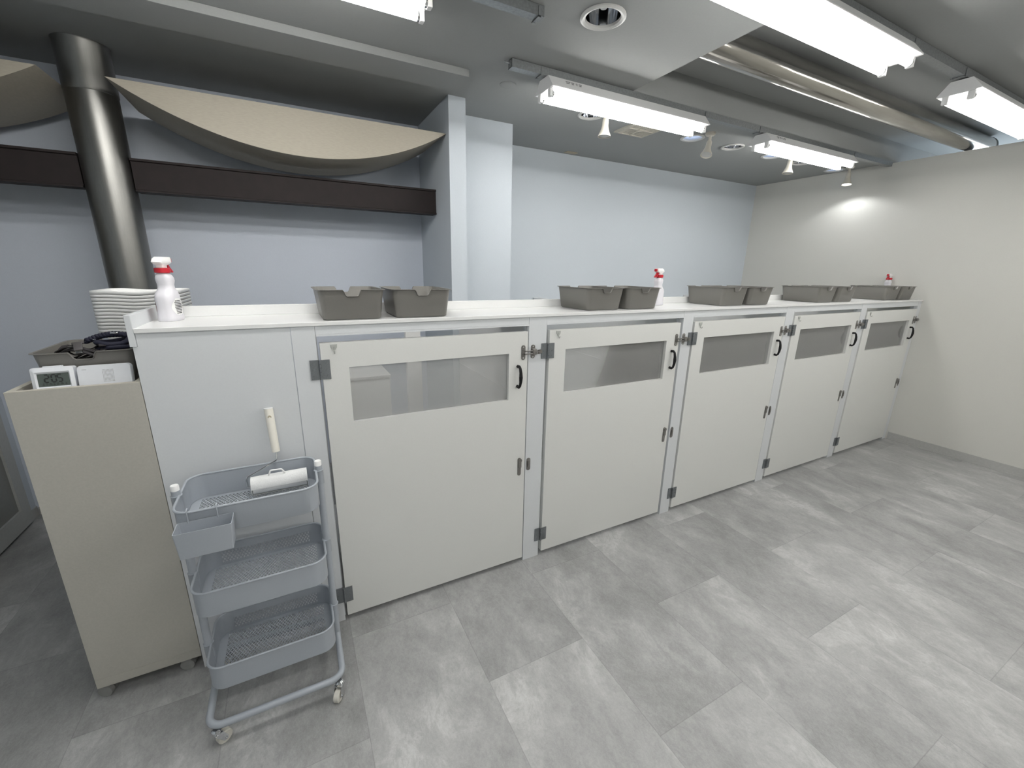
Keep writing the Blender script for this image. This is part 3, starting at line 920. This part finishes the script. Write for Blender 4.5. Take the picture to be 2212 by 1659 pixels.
# ================================================================ SPRAY BOTTLES
def spray_bottle(x, y, rz, label, labels=True):
    """Faces local -X (nozzle and trigger)."""
    t = thing('spray_bottle', label, 'spray bottle', (x, y, CT + 0.0006), rz, 'red and white spray bottles')
    prof = [(0.046, 0.03, 0), (0.047, 0.032, 0.003), (0.047, 0.032, 0.012), (0.043, 0.03, 0.04), (0.043, 0.03, 0.065), (0.044, 0.031, 0.082), (0.038, 0.029, 0.098), (0.028, 0.025, 0.109), (0.024, 0.023, 0.118), (0.0235, 0.0225, 0.128), (0.027, 0.025, 0.142), (0.027, 0.025, 0.152), (0.022, 0.021, 0.163), (0.016, 0.016, 0.168), (0.014, 0.014, 0.172)]
    sh = [0, 0, 0, 0, 0, 0, 0.001, 0.003, 0.004, 0.005, 0.006, 0.005, 0.003, 0.001, 0]
    n = 32
    loops = []
    for (a, b_, z), s_ in zip(prof, sh):
        lp = []
        for k in range(n):
            c, q = cos(2 * pi * k / n), sin(2 * pi * k / n)
            e = 0.72
            lp.append(Vector((a * math.copysign(abs(c) ** e, c) - s_, b_ * math.copysign(abs(q) ** e, q), z)))
        loops.append(lp)
    MB().loft(loops, True, True).build('bottle', M['bottle'], t)
    MB().lathe([(0.0, 0.1695), (0.0205, 0.1695), (0.0235, 0.171), (0.0235, 0.186), (0.0205, 0.1875), (0.0, 0.1875)], 28).build('collar', M['red'], t)
    HZ = 0.0102
    hd = MB()
    hd.loft([[Vector((px, py, z + HZ)) for px, py in rrect(w, d, 0.006, 4, None, cx, 0)] for (w, d, cx, z) in
             ((0.030, 0.024, 0.0, 0.1778), (0.030, 0.025, 0.0, 0.186), (0.064, 0.030, -0.004, 0.193), (0.072, 0.032, -0.004, 0.197), (0.066, 0.031, -0.008, 0.208), (0.054, 0.026, -0.014, 0.215))], True, True)
    hd.build('spray_head', M['white_plastic'], t)
    MB().box(-0.056, -0.042, -0.0085, 0.0085, 0.196 + HZ, 0.212 + HZ, 0.003).build('nozzle', M['red'], t)
    tr = MB()
    path = [(-0.028, 0.191), (-0.036, 0.180), (-0.046, 0.170), (-0.054, 0.163), (-0.051, 0.160), (-0.040, 0.164), (-0.030, 0.172), (-0.022, 0.184), (-0.020, 0.191)]
    tr.prism([(px, pz + HZ) for px, pz in path], -0.008, 0.008, 'y')
    tr.build('trigger', M['red'], t)
    if labels:
        # front sticker (red) and back sticker (white with print)
        def sticker(name, mt, sgn, z0, z1, wd, off):
            lp = []
            rows = 8
            for r_ in range(rows + 1):
                z = z0 + (z1 - z0) * r_ / rows
                f_ = math.sin(pi * (0.12 + 0.76 * r_ / rows))
                row = []
                for k in range(9):
                    u = -1 + 2 * k / 8
                    xx = u * wd * f_
                    # follow the superellipse wall
                    yy = 0.0305 * max(0.0, 1 - (abs(xx) / 0.0435) ** 2.78) ** (1 / 2.78)
                    row.append(Vector((xx, sgn * (yy + off), z)))
                lp.append(row)
            return MB().loft(lp, closed=False).build(name, mt, t)
        sticker('front_label', M['red'], -1, 0.022, 0.078, 0.036, 0.0008)
        bl = sticker('back_label', M['white_plastic'], 1, 0.018, 0.080, 0.034, 0.0008)
        k = MB()
        RR = random.Random(3)
        for r_ in range(9):
            z = 0.026 + r_ * 0.0055
            xx = -0.02 + 0.004 * abs(r_ - 4) * 0.5
            while xx < 0.018:
                w_ = RR.uniform(0.002, 0.006)
                yy = 0.0305 * max(0.0, 1 - (abs(xx + w_ / 2) / 0.0435) ** 2.78) ** (1 / 2.78)
                k.box(xx, xx + w_, yy + 0.0009, yy + 0.0016, z, z + 0.0025)
                xx += w_ + 0.0015
        k.build('small_print', M['ink'], bl, smooth=False)
    return t
spray_bottle(-0.400, 0.215, radians(-106), 'spray bottle at the left end of the counter in front of white baskets')
spray_bottle(2.075, 0.235, radians(14), 'spray bottle standing behind the trays over the second stall door', False)
spray_bottle(5.153, 0.270, radians(3), 'spray bottle half hidden behind the farthest trays by the right wall', False)

# ================================================================ BEIGE CABINET AND WHAT IS ON IT
bc = thing('beige_cabinet', 'tall beige cabinet on casters at the left of the white stalls', 'cabinet', (0, 0, 0))
CX0, CX1, CD = -0.790, -0.4735, 0.80
MB().box(CX0, CX1, 0.002, 0.020, 0.098, 1.203, 0.001).build('front_board', M['beige'], bc, smooth=False)
MB().box(CX0, CX0 + 0.018, 0.0203, CD, 0.098, 1.203, 0.001).build('side_board', M['beige'], bc, smooth=False)
MB().box(CX1 - 0.018, CX1, 0.0203, CD, 0.098, 1.203, 0.001).build('side_board', M['beige'], bc, smooth=False)
MB().box(CX0 + 0.0185, CX1 - 0.0185, CD - 0.018, CD, 0.098, 1.203, 0.001).build('back_board', M['beige'], bc, smooth=False)
MB().box(CX0 + 0.0183, CX1 - 0.0183, 0.0203, CD - 0.0183, 1.176, 1.1865).build('top_board', M['beige'], bc, smooth=False)
MB().box(CX0 + 0.0183, CX1 - 0.0183, 0.42, CD - 0.0183, 1.1867, 1.2045).build('raised_back', M['beige'], bc, smooth=False)
MB().box(CX0, CX1, 0.002, CD, 0.060, 0.0975, 0.001).build('plinth', M['beige'], bc, smooth=False)
rm = MB()
rm.box(CX0, CX1, 0.002, 0.020, 1.2031, 1.2045)
rm.box(CX0, CX0 + 0.018, 0.0203, CD, 1.2031, 1.2045)
rm.box(CX1 - 0.018, CX1, 0.0203, CD, 1.2031, 1.2045)
rm.build('edge_band', M['beige_edge'], bc, smooth=False)
def twin_caster(parent, x, y, a):
    q = Matrix.Translation((x, y, 0)) @ Matrix.Rotation(a, 4, 'Z')
    b = MB()
    b.lathe([(0.012, 0.0595), (0.012, 0.045)], 14, q)
    for s_ in (-0.012, 0.012):
        p0, p1 = q @ Vector((s_ - 0.008, 0.012, 0.0245)), q @ Vector((s_ + 0.008, 0.012, 0.0245))
        b.cyl(p0, p1, 0.0243, seg=24)
        p0, p1 = q @ Vector((s_ - 0.0085, 0.012, 0.0245)), q @ Vector((s_ + 0.0085, 0.012, 0.0245))
        b.cyl(p0, p1, 0.019, seg=24)
    b.box(-0.022, 0.022, -0.004, 0.032, 0.040, 0.052, 0.004, 2, q)
    b.build('caster', M['grey_wheel'], parent)
for x, y, a in ((-0.762, 0.034, radians(70)), (-0.512, 0.034, radians(80)), (-0.755, 0.76, 0.3), (-0.512, 0.76, 0.2)):
    twin_caster(bc, x, y, a)

o = tray_mesh().build('plastic_tray', M['tray'], angle=50)
o.location = (-0.620, 0.222, 1.1872); o.rotation_euler = (0, 0, radians(0.5))
tag(o, 'taupe tray full of dog leads on the beige cabinet', 'tray')

# digital clock: bevelled frame, LCD, seven-segment time
ck = thing('digital_clock', 'white digital clock showing 2:05 on the beige cabinet', 'clock', (-0.689, 0.044, 1.1897), radians(2))
q = Matrix.Rotation(radians(-8), 4, 'X')
b = MB()
V = lambda pts, y: [q @ Vector((px, y, pz)) for px, pz in pts]
o_ = rrect(0.098, 0.074, 0.006, 4, None, 0, 0.038)
i_ = rrect(0.080, 0.050, 0.003, 4, None, 0, 0.036)
i2 = rrect(0.072, 0.041, 0.002, 4, None, 0, 0.035)
b.loft([V(o_, 0.020), V(o_, -0.010), V(i_, -0.014), V(i2, -0.009)], True, False)
b.box(-0.022, 0.022, -0.006, 0.012, 0.0745, 0.0785, 0.002, 2, q)
b.build('case', M['clock_white'], ck)
lcd = MB().prism([(-0.0358, 0.0148), (0.0358, 0.0148), (0.0358, 0.0552), (-0.0358, 0.0552)], -0.0092, -0.0082, 'y')
bmesh.ops.transform(lcd.bm, matrix=q, verts=lcd.bm.verts)
lcd = lcd.build('screen', M['lcd'], ck, smooth=False)
SEG = {'a': ((0, 1), (1, 1)), 'b': ((1, 1), (1, .5)), 'c': ((1, .5), (1, 0)), 'd': ((0, 0), (1, 0)), 'e': ((0, .5), (0, 0)), 'f': ((0, 1), (0, .5)), 'g': ((0, .5), (1, .5))}
DIG = {'2': 'abged', '0': 'abcdef', '5': 'afgcd'}
dg = MB()
def digit(ch, x, z, w, h, t_):
    for s_ in DIG[ch]:
        (a0, b0), (a1, b1) = SEG[s_]
        x0, x1 = x + min(a0, a1) * w, x + max(a0, a1) * w
        z0, z1 = z + min(b0, b1) * h, z + max(b0, b1) * h
        if z0 == z1:
            dg.box(x0 + t_ * .3, x1 - t_ * .3, -0.0098, -0.0093, z0 - t_ / 2, z0 + t_ / 2, 0, 2, q)
        else:
            dg.box(x0 - t_ / 2, x0 + t_ / 2, -0.0098, -0.0093, z0 + t_ * .3, z1 - t_ * .3, 0, 2, q)
digit('2', -0.0205, 0.0285, 0.0098, 0.0228, 0.0036)
digit('0', -0.0040, 0.0285, 0.0098, 0.0228, 0.0036)
digit('5', 0.0098, 0.0285, 0.0098, 0.0228, 0.0036)
for zz in (0.037, 0.044):
    dg.box(-0.0078, -0.0064, -0.0098, -0.0093, zz, zz + 0.0016, 0, 2, q)
dg.build('digits', M['ink'], lcd, smooth=False)
dg = MB()
for x, w_ in ((-0.027, 0.006), (-0.019, 0.005), (-0.012, 0.007), (-0.002, 0.004), (0.005, 0.006), (0.014, 0.007), (0.025, 0.004)):
    dg.box(x, x + w_, -0.0098, -0.0093, 0.0195, 0.0212, 0, 2, q)
    dg.box(x + 0.001, x + w_ - 0.001, -0.0098, -0.0093, 0.0235, 0.0250, 0, 2, q)
dg.build('small_readout', M['ink'], lcd, smooth=False)

# flat white receiver box with a dot grid
sp = thing('speaker_box', 'flat white chime box with dotted square, right of the clock', 'speaker', (-0.567, 0.044, 1.1902), radians(1))
q = Matrix.Rotation(radians(-10), 4, 'X')
b = MB()
pts = rrect(0.134, 0.072, 0.012, 6, None, 0, 0.0365)
b.loft([[q @ Vector((px * s_, y, 0.0365 + (pz - 0.0365) * s_)) for px, pz in pts] for y, s_ in ((0.018, 0.97), (0.016, 1.0), (-0.006, 1.0), (-0.009, 0.975))], True, True)
b.build('case', M['clock_white'], sp)
g = MB()
for r_ in range(10):
    for c_ in range(9):
        x, z = -0.005 + c_ * 0.0032 - 0.0 * r_, 0.016 + r_ * 0.0042
        g.box(x, x + 0.0014, -0.0094, -0.0088, z, z + 0.0020, 0, 2, q)
g.box(-0.054, -0.043, -0.0094, -0.0088, 0.058, 0.0592, 0, 2, q)
g.build('speaker_dots', M['grey_ink'], sp, smooth=False)

# leads in the tray
def rope(path_fn, n, r, twist=False):
    return [path_fn(k / (n - 1)) for k in range(n)]
TX, TY, TZ = -0.620, 0.222, 1.1872
ld1 = thing('dog_lead', 'dark grey webbing lead with a grey buckle, left side of tray', 'dog lead', (TX - 0.036, TY - 0.028, TZ + 0.022))
b = MB()
RR = random.Random(11)
def strap(b, pts, w=0.018, th=0.003):
    P = [Vector(p) for p in pts]
    lp = []
    for i, p_ in enumerate(P):
        t_ = (P[min(i + 1, len(P) - 1)] - P[max(i - 1, 0)]).normalized()
        sd_ = t_.cross(Vector((0, 0, 1)))
        sd_ = sd_.normalized() if sd_.length > 1e-3 else Vector((1, 0, 0))
        nn = sd_.cross(t_)
        lp.append([p_ + sd_ * w / 2 + nn * th / 2, p_ - sd_ * w / 2 + nn * th / 2, p_ - sd_ * w / 2 - nn * th / 2, p_ + sd_ * w / 2 - nn * th / 2])
    b.loft(lp, True, True)
for j in range(10):
    a = RR.uniform(0, pi)
    c, s_ = cos(a), sin(a)
    L = 0.056
    zz = 0.002 + j * 0.0095
    pts = []
    for k in range(18):
        u = k / 17
        th = -pi * 0.9 + 1.8 * pi * u
        rx, ry = L * cos(th), 0.036 * sin(th)
        pts.append((rx * c - ry * s_ + RR.uniform(-.002, .002), rx * s_ + ry * c, zz + 0.010 * sin(3 * th + j)))
    strap(b, pts)
strap(b, [(-0.05, -0.05, 0.07), (-0.03, -0.055, 0.088), (-0.005, -0.06, 0.094), (0.02, -0.07, 0.088), (0.05, -0.075, 0.074), (0.075, -0.08, 0.06)])
strap(b, [(-0.075, 0.0, 0.06), (-0.055, -0.02, 0.085), (-0.03, -0.03, 0.098), (0.0, -0.045, 0.100), (0.03, -0.055, 0.09), (0.06, -0.04, 0.07)])
strap(b, [(-0.02, 0.05, 0.07), (-0.018, 0.02, 0.098), (-0.005, -0.02, 0.110), (0.012, -0.055, 0.100), (0.02, -0.085, 0.08)], 0.014)
b.build('webbing', M['leash'], ld1, angle=60)
b = MB()
qq = Matrix.Translation((0.008, -0.052, 0.1035)) @ Matrix.Rotation(radians(28), 4, 'X') @ Matrix.Rotation(radians(14), 4, 'Z')
b.box(-0.011, 0.011, -0.026, 0.020, -0.003, 0.004, 0.002, 2, qq)
b.box(-0.015, 0.015, 0.010, 0.022, -0.002, 0.003, 0.001, 2, qq)
b.build('buckle', M['buckle'], ld1)
b = MB()
b.box(-0.008, 0.009, -0.043, -0.028, -0.001, 0.003, 0.001, 2, qq)
b.build('metal_clip', M['chrome'], ld1)

ld2 = thing('dog_lead', 'navy blue rope lead coiled in the right side of tray', 'dog lead', (TX + 0.030, TY + 0.030, TZ + 0.010))
b = MB()
RR = random.Random(5)
for j in range(7):
    a = RR.uniform(-0.4, 0.4)
    pts = []
    for k in range(28):
        th = 2 * pi * k / 28
        rx, ry = (0.058 - 0.003 * j) * cos(th), (0.048) * sin(th)
        pts.append((rx * cos(a) - ry * sin(a), rx * sin(a) + ry * cos(a), 0.010 + j * 0.0165 + 0.004 * sin(2 * th + j)))
    b.tube(pts, 0.0088, 10, closed=True)
for j in range(6):
    pts = [(0.034 * cos(2 * pi * k / 24), 0.026 * sin(2 * pi * k / 24), 0.012 + j * 0.0165 + 0.003 * sin(4 * pi * k / 24 + j)) for k in range(24)]
    b.tube(pts, 0.0100, 10, closed=True)
    pts = [(0.014 * cos(2 * pi * k / 16), 0.010 * sin(2 * pi * k / 16), 0.012 + j * 0.0165) for k in range(16)]
    b.tube(pts, 0.0095, 8, closed=True)
# twisted end lying across the coil
tw = []
for s_ in (0, pi):
    tw = [(-0.075 + 0.12 * u + 0.0045 * cos(14 * pi * u + s_) * 0.2, 0.005 + 0.03 * u + 0.0045 * cos(14 * pi * u + s_), 0.098 + 0.036 * sin(pi * (0.15 + 0.6 * u)) + 0.0045 * sin(14 * pi * u + s_)) for u in [k / 70 for k in range(71)]]
    b.tube(tw, 0.0068, 8)
b.build('rope', M['navy'], ld2, angle=70)
b = MB()
b.box(0.0, 0.022, -0.012, -0.004, 0.1385, 0.145, 0.002)
b.box(-0.052, -0.044, -0.004, 0.002, 0.118, 0.123, 0.001)
b.build('metal_ferrule', M['chrome'], ld2)

# stack of white baskets
def basket_mesh():
    """Nesting white basket with a wavy rim and slotted lower wall."""
    b = MB()
    def pts(w, d, r):
        out = []
        cs = [(w / 2 - r, d / 2 - r, 0), (-w / 2 + r, d / 2 - r, 90), (-w / 2 + r, -d / 2 + r, 180), (w / 2 - r, -d / 2 + r, 270)]
        for i, (x, y, a) in enumerate(cs):
            for k in range(7):
                out.append((x + r * cos(radians(a + 15 * k)), y + r * sin(radians(a + 15 * k))))
            nx, ny, na = cs[(i + 1) % 4]
            x0, y0 = out[-1]
            x1, y1 = nx + r * cos(radians(na)), ny + r * sin(radians(na))
            n = 30 if i in (0, 2) else 20
            for k in range(1, n):
                out.append((x0 + (x1 - x0) * k / n, y0 + (y1 - y0) * k / n))
        return out
    W, D = 0.285, 0.215
    def lp(w, d, z, r=0.022, dip=0.0):
        res = []
        for x, y in pts(w, d, r):
            zz = z
            if dip and abs(abs(y) - d / 2) < 0.003:
                u = max(0.0, 1 - abs(x) / (w * 0.36))
                zz -= dip * (3 * u * u - 2 * u ** 3)
            res.append(Vector((x, y, zz)))
        return res
    N = len(pts(W, D, 0.022))
    H = 0.108
    loops = [lp(W * .76, D * .72, 0.0), lp(W * .775, D * .74, 0.012), lp(W * .79, D * .755, 0.024), lp(W * .80, D * .77, 0.034), lp(W * .815, D * .785, 0.046), lp(W * .83, D * .80, 0.056),
             lp(W * .90, D * .885, H - 0.012, dip=0.006), lp(W * .93, D * .92, H - 0.003, dip=0.006), lp(W * .965, D * .95, H, 0.024, 0.006), lp(W, D, H - 0.001, 0.026, 0.006), lp(W, D, H - 0.0112, 0.026, 0.006)]
    b.loft(loops, True, False, skip=lambda i, j: i in (1, 3) and j % 3 == 1)
    return b
NB, DZ = 13, 0.0136
BZ = 1.2050
bo = basket_mesh().build('stacking_basket', M['white_plastic'], angle=50)
sm = bo.modifiers.new('thickness', 'SOLIDIFY'); sm.thickness = 0.0014; sm.offset = 1
ORD = ['bottom', 'second from bottom', 'third from bottom', 'fourth from bottom', 'fifth from bottom', 'sixth from bottom', 'middle one', 'sixth from top', 'fifth from top', 'fourth from top', 'third from top', 'second from top', 'topmost']
for i in range(NB):
    o = bo if i == 0 else bo.copy()
    if i:
        COL.objects.link(o)
    o.location = (-0.548, 0.565, BZ + i * DZ)
    o.rotation_euler = (0, 0, radians(-1.0))
    tag(o, 'white plastic basket, ' + ORD[i] + ' in the nested stack behind the spray bottle', 'basket', 'nested white baskets')

# ================================================================ TROLLEY
tr = thing('utility_trolley', 'blue-grey three tier metal trolley on wheels in front of white panel', 'trolley', (-0.188, -0.170, 0))
TW_, TD_ = 0.405, 0.275
for name, x in (('post', -0.212), ('post', 0.212)):
    MB().cyl((x, 0, 0.100), (x, 0, 0.874), 0.0125, seg=22).build(name, M['trolley'], tr)
    MB().lathe([(0.0118, 0.866), (0.0118, 0.8905), (0.0105, 0.8925), (0.0, 0.8925)], 20, Matrix.Translation((x, 0, 0))).build('post_cap', M['white_plastic'], tr)
b = MB()
for x in (-0.212, 0.212):
    pass
yfr = 0.200
for sgn in (-1, 1):
    yy_ = -yfr if sgn < 0 else 0.135
    path = arc_path([(-0.212, 0, 0.115), (-0.212, sgn * 0.02, 0.085), (-0.212, yy_, 0.085), (0.212, yy_, 0.085), (0.212, sgn * 0.02, 0.085), (0.212, 0, 0.115)], 0.045, 8)
    b.tube(path, 0.0118, 16)
b.build('base_frame', M['trolley'], tr)
def lattice(b, x0, x1, y0, y1, z, pitch, bw, th, plane='xy', slope=1.0):
    """Two families of diagonal strips clipped to a rectangle."""
    def strip(p, q):
        P, Q = Vector(p), Vector(q)
        d_ = (Q - P)
        L = d_.length
        if L < 1e-4:
            return
        d_ /= L
        n_ = Vector((-d_.y, d_.x)) * bw / 2
        c4 = [P + n_, Q + n_, Q - n_, P - n_]
        if plane == 'xy':
            lo_ = [Vector((v_.x, v_.y, z)) for v_ in c4]; hi = [Vector((v_.x, v_.y, z + th)) for v_ in c4]
        else:
            lo_ = [Vector((v_.x, z, v_.y)) for v_ in c4]; hi = [Vector((v_.x, z + th, v_.y)) for v_ in c4]
        b.loft([lo_, hi], True, True)
    w, d = x1 - x0, y1 - y0
    for sg in (1, -1):
        if sg < 0:
            z += 0.0004
        c = -d * slope
        while c < w:
            # line x = x0 + c + slope*(y-y0)  (sg=1) or mirrored
            pa, pb = max(0.0, -c / slope), min(d, (w - c) / slope)
            if pb > pa:
                A = (x0 + c + slope * pa, y0 + pa); B = (x0 + c + slope * pb, y0 + pb)
                if sg < 0:
                    A = (x0 + x1 - A[0], A[1]); B = (x0 + x1 - B[0], B[1])
                strip(A, B)
            c += pitch
def basket_tier(zr, back_mesh, dip):
    H = 0.092
    z0 = zr - H
    W, D, r = TW_, TD_, 0.050
    b = MB()
    def lp(w, d, rr, z):
        return [Vector((x, y, z)) for x, y in rrect(w, d, rr, 10)]
    if not back_mesh:
        b.loft([lp(W - .004, D - .004, r, z0), lp(W, D, r, z0 + 0.003), lp(W, D, r, zr), lp(W - .003, D - .003, r, zr), lp(W - .003, D - .003, r, z0 + 0.004)])
    else:
        # the back wall has a perforated band low down
        pts = rrect(W, D, r, 10)
        n = len(pts)
        isb = lambda j: pts[j][1] > D / 2 - 1e-4 and pts[(j + 1) % n][1] > D / 2 - 1e-4
        for o_ in (0.0, 0.003):
            L = [lp(W - o_, D - o_, r, z) for z in (z0, z0 + 0.010, z0 + 0.058, zr)]
            b.loft(L, skip=lambda i, j: i == 1 and isb(j))
        lattice(b, -W / 2 + r, W / 2 - r, z0 + 0.010, z0 + 0.058, D / 2 - 0.0018, 0.0115, 0.0030, 0.0015, 'xz', 0.62)
    # solid margin of the floor
    ix, iy = W / 2 - 0.030, D / 2 - 0.016
    outer = rrect(W - .004, D - .004, r, 10)
    m_ = len(outer)
    inner = [(max(-ix, min(ix, x)), max(-iy, min(iy, y))) for x, y in outer]
    b.loft([[Vector((x, y, z0 + 0.0015)) for x, y in outer], [Vector((x, y, z0 + 0.0015)) for x, y in inner]])
    b.loft([[Vector((x, y, z0)) for x, y in outer], [Vector((x, y, z0)) for x, y in inner]])
    o = b.build('basket', M['trolley'], tr, angle=40)
    b = MB()
    lattice(b, -ix, ix, -iy, iy, z0 + 0.0002, 0.0118, 0.0027, 0.0014, 'xy', 0.62)
    b.build('mesh_floor', M['trolley'], o, smooth=False)
    MB().tube([Vector((x, y, zr)) for x, y in rrect(W, D, r, 10, 0.03)], 0.0040, 10, closed=True).build('rim', M['trolley'], o)
    for x in (-0.212, 0.212):
        c = MB()
        c.lathe([(0.0128, zr - 0.058), (0.0152, zr - 0.056), (0.0152, zr - 0.002), (0.0165, zr), (0.0128, zr + 0.001)], 22, Matrix.Translation((x, 0, 0)))
        c.build('clamp', M['trolley'], o)
    return o
basket_tier(0.856, False, 0)
basket_tier(0.560, True, 0)
basket_tier(0.255, True, 0)
def fork_caster(x, y, a):
    q = Matrix.Translation((x, y, 0)) @ Matrix.Rotation(a, 4, 'Z')
    b = MB()
    b.lathe([(0.010, 0.0745), (0.015, 0.070), (0.015, 0.060), (0.012, 0.055)], 16, q, True, True)
    for s_ in (-0.014, 0.014):
        b.prism([(-0.012, 0.058), (0.012, 0.058), (0.028, 0.020), (0.016, 0.014), (0.006, 0.030)], s_ - 0.0012, s_ + 0.0012, 'x') if False else None
        t = MB()
        t.prism([(-0.012, 0.058), (0.012, 0.058), (0.026, 0.026), (0.020, 0.016), (0.010, 0.018)], s_ - 0.0012, s_ + 0.0012, 'x')
        b.join(t.bm, q)
    b.box(-0.0152, 0.0152, -0.012, 0.012, 0.056, 0.060, 0.001, 2, q)
    b.cyl(q @ Vector((-0.018, 0.018, 0.0235)), q @ Vector((0.018, 0.018, 0.0235)), 0.004, seg=12)
    c = b.build('caster', M['chrome'], tr)
    w = MB()
    L = []
    for xx, rr in ((-0.0105, 0.016), (-0.0105, 0.0205), (-0.008, 0.0232), (0.008, 0.0232), (0.0105, 0.0205), (0.0105, 0.016)):
        L.append([q @ Vector((xx, 0.018 + rr * cos(2 * pi * k / 28), 0.0234 + rr * sin(2 * pi * k / 28))) for k in range(28)])
    w.loft(L, True, True)
    w.build('wheel', M['wheel'], c)
fork_caster(-0.190, -yfr, radians(-55))
fork_caster(0.196, -yfr, radians(150))
fork_caster(-0.190, 0.130, radians(165))
fork_caster(0.196, 0.130, radians(200))

# small cup hanging on the front of the top tier
cup = thing('hanging_cup', 'small blue-grey bin hooked on the front of the trolley top tier', 'bin', (-0.304, -0.3480, 0.744))
b = MB()
w, d = 0.146, 0.068
L = []
for s_, z in ((0.92, 0.0), (1.0, 0.086)):
    L.append([Vector((x, y, z)) for x, y in rrect(w * s_, d * s_, 0.004, 3)])
for s_, z in ((0.975, 0.086), (0.90, 0.003)):
    L.append([Vector((x, y, z)) for x, y in rrect(w * s_ - 0.001, d * s_ - 0.001, 0.0035, 3)])
b.loft(L, True, True)
b.build('bin_body', M['trolley'], cup)
for x in (-0.045, 0.030):
    MB().tube(arc_path([(x, 0.0325, 0.082), (x, 0.0325, 0.122), (x, 0.0510, 0.122), (x, 0.0510, 0.106)], 0.005, 5), 0.0022, 8).build('hook', M['trolley'], cup)

# lint roller standing in the top tier
lr = thing('lint_roller', 'white sticky lint roller with upright handle lying in trolley top tier', 'lint roller', (-0.108, -0.098, 0.7672))
b = MB()
rz_ = 0.0365
b.cyl((-0.088, 0, rz_), (0.088, 0, rz_), 0.030, seg=36)
b.build('paper_roll', M['fabric'], lr)
b = MB()
n = 26
cov = []
for xx in (-0.092, 0.092):
    outer = [Vector((xx, 0.0345 * cos(a_), rz_ + 0.0345 * sin(a_))) for a_ in [radians(-35 + 285 * k / n - 70) for k in range(n + 1)]]
    inner = [Vector((xx, 0.0325 * cos(a_), rz_ + 0.0325 * sin(a_))) for a_ in reversed([radians(-35 + 285 * k / n - 70) for k in range(n + 1)])]
    cov.append(outer + inner)
b.loft(cov, True, True)
for xx in (-0.092, 0.090):
    b.cyl((xx, 0, rz_), (xx + 0.002, 0, rz_), 0.0345, seg=30)
b.build('cover', M['fabric'], lr)
MB().tube(arc_path([(-0.034, -0.006, rz_ + 0.034), (-0.026, -0.008, rz_ + 0.054), (0.010, -0.008, rz_ + 0.052), (0.020, -0.006, rz_ + 0.034)], 0.006, 5), 0.0028, 8).build('cover_grip', M['white_plastic'], lr)
MB().tube(arc_path([(-0.094, 0.0, rz_), (-0.104, 0.0, rz_), (-0.106, 0.004, rz_ + 0.035), (-0.004, 0.030, rz_ + 0.075), (-0.002, 0.040, rz_ + 0.115)], 0.012, 6), 0.0030, 10).build('wire_arm', M['chrome'], lr)
hb = MB()
p0, p1 = Vector((-0.0025, 0.0395, rz_ + 0.105)), Vector((-0.010, 0.074, rz_ + 0.266))
hb.cyl(p0, p1, 0.0135, 0.0150, seg=24)
hb.build('grip', M['cream'], lr)
hb = MB()
dirn = (p1 - p0).normalized()
hb.cyl(p1 - dirn * 0.0005, p1 + dirn * 0.0025, 0.0152, seg=24)
hb.build('grip_end', M['white_plastic'], lr)
MB().cyl(p1 - dirn * 0.028 + Vector((0, -0.0150, 0.0)), p1 - dirn * 0.028 + Vector((0, -0.0135, 0)), 0.0062, seg=18).build('hang_hole', M['plaque'], lr)

bpy.context.view_layer.update()
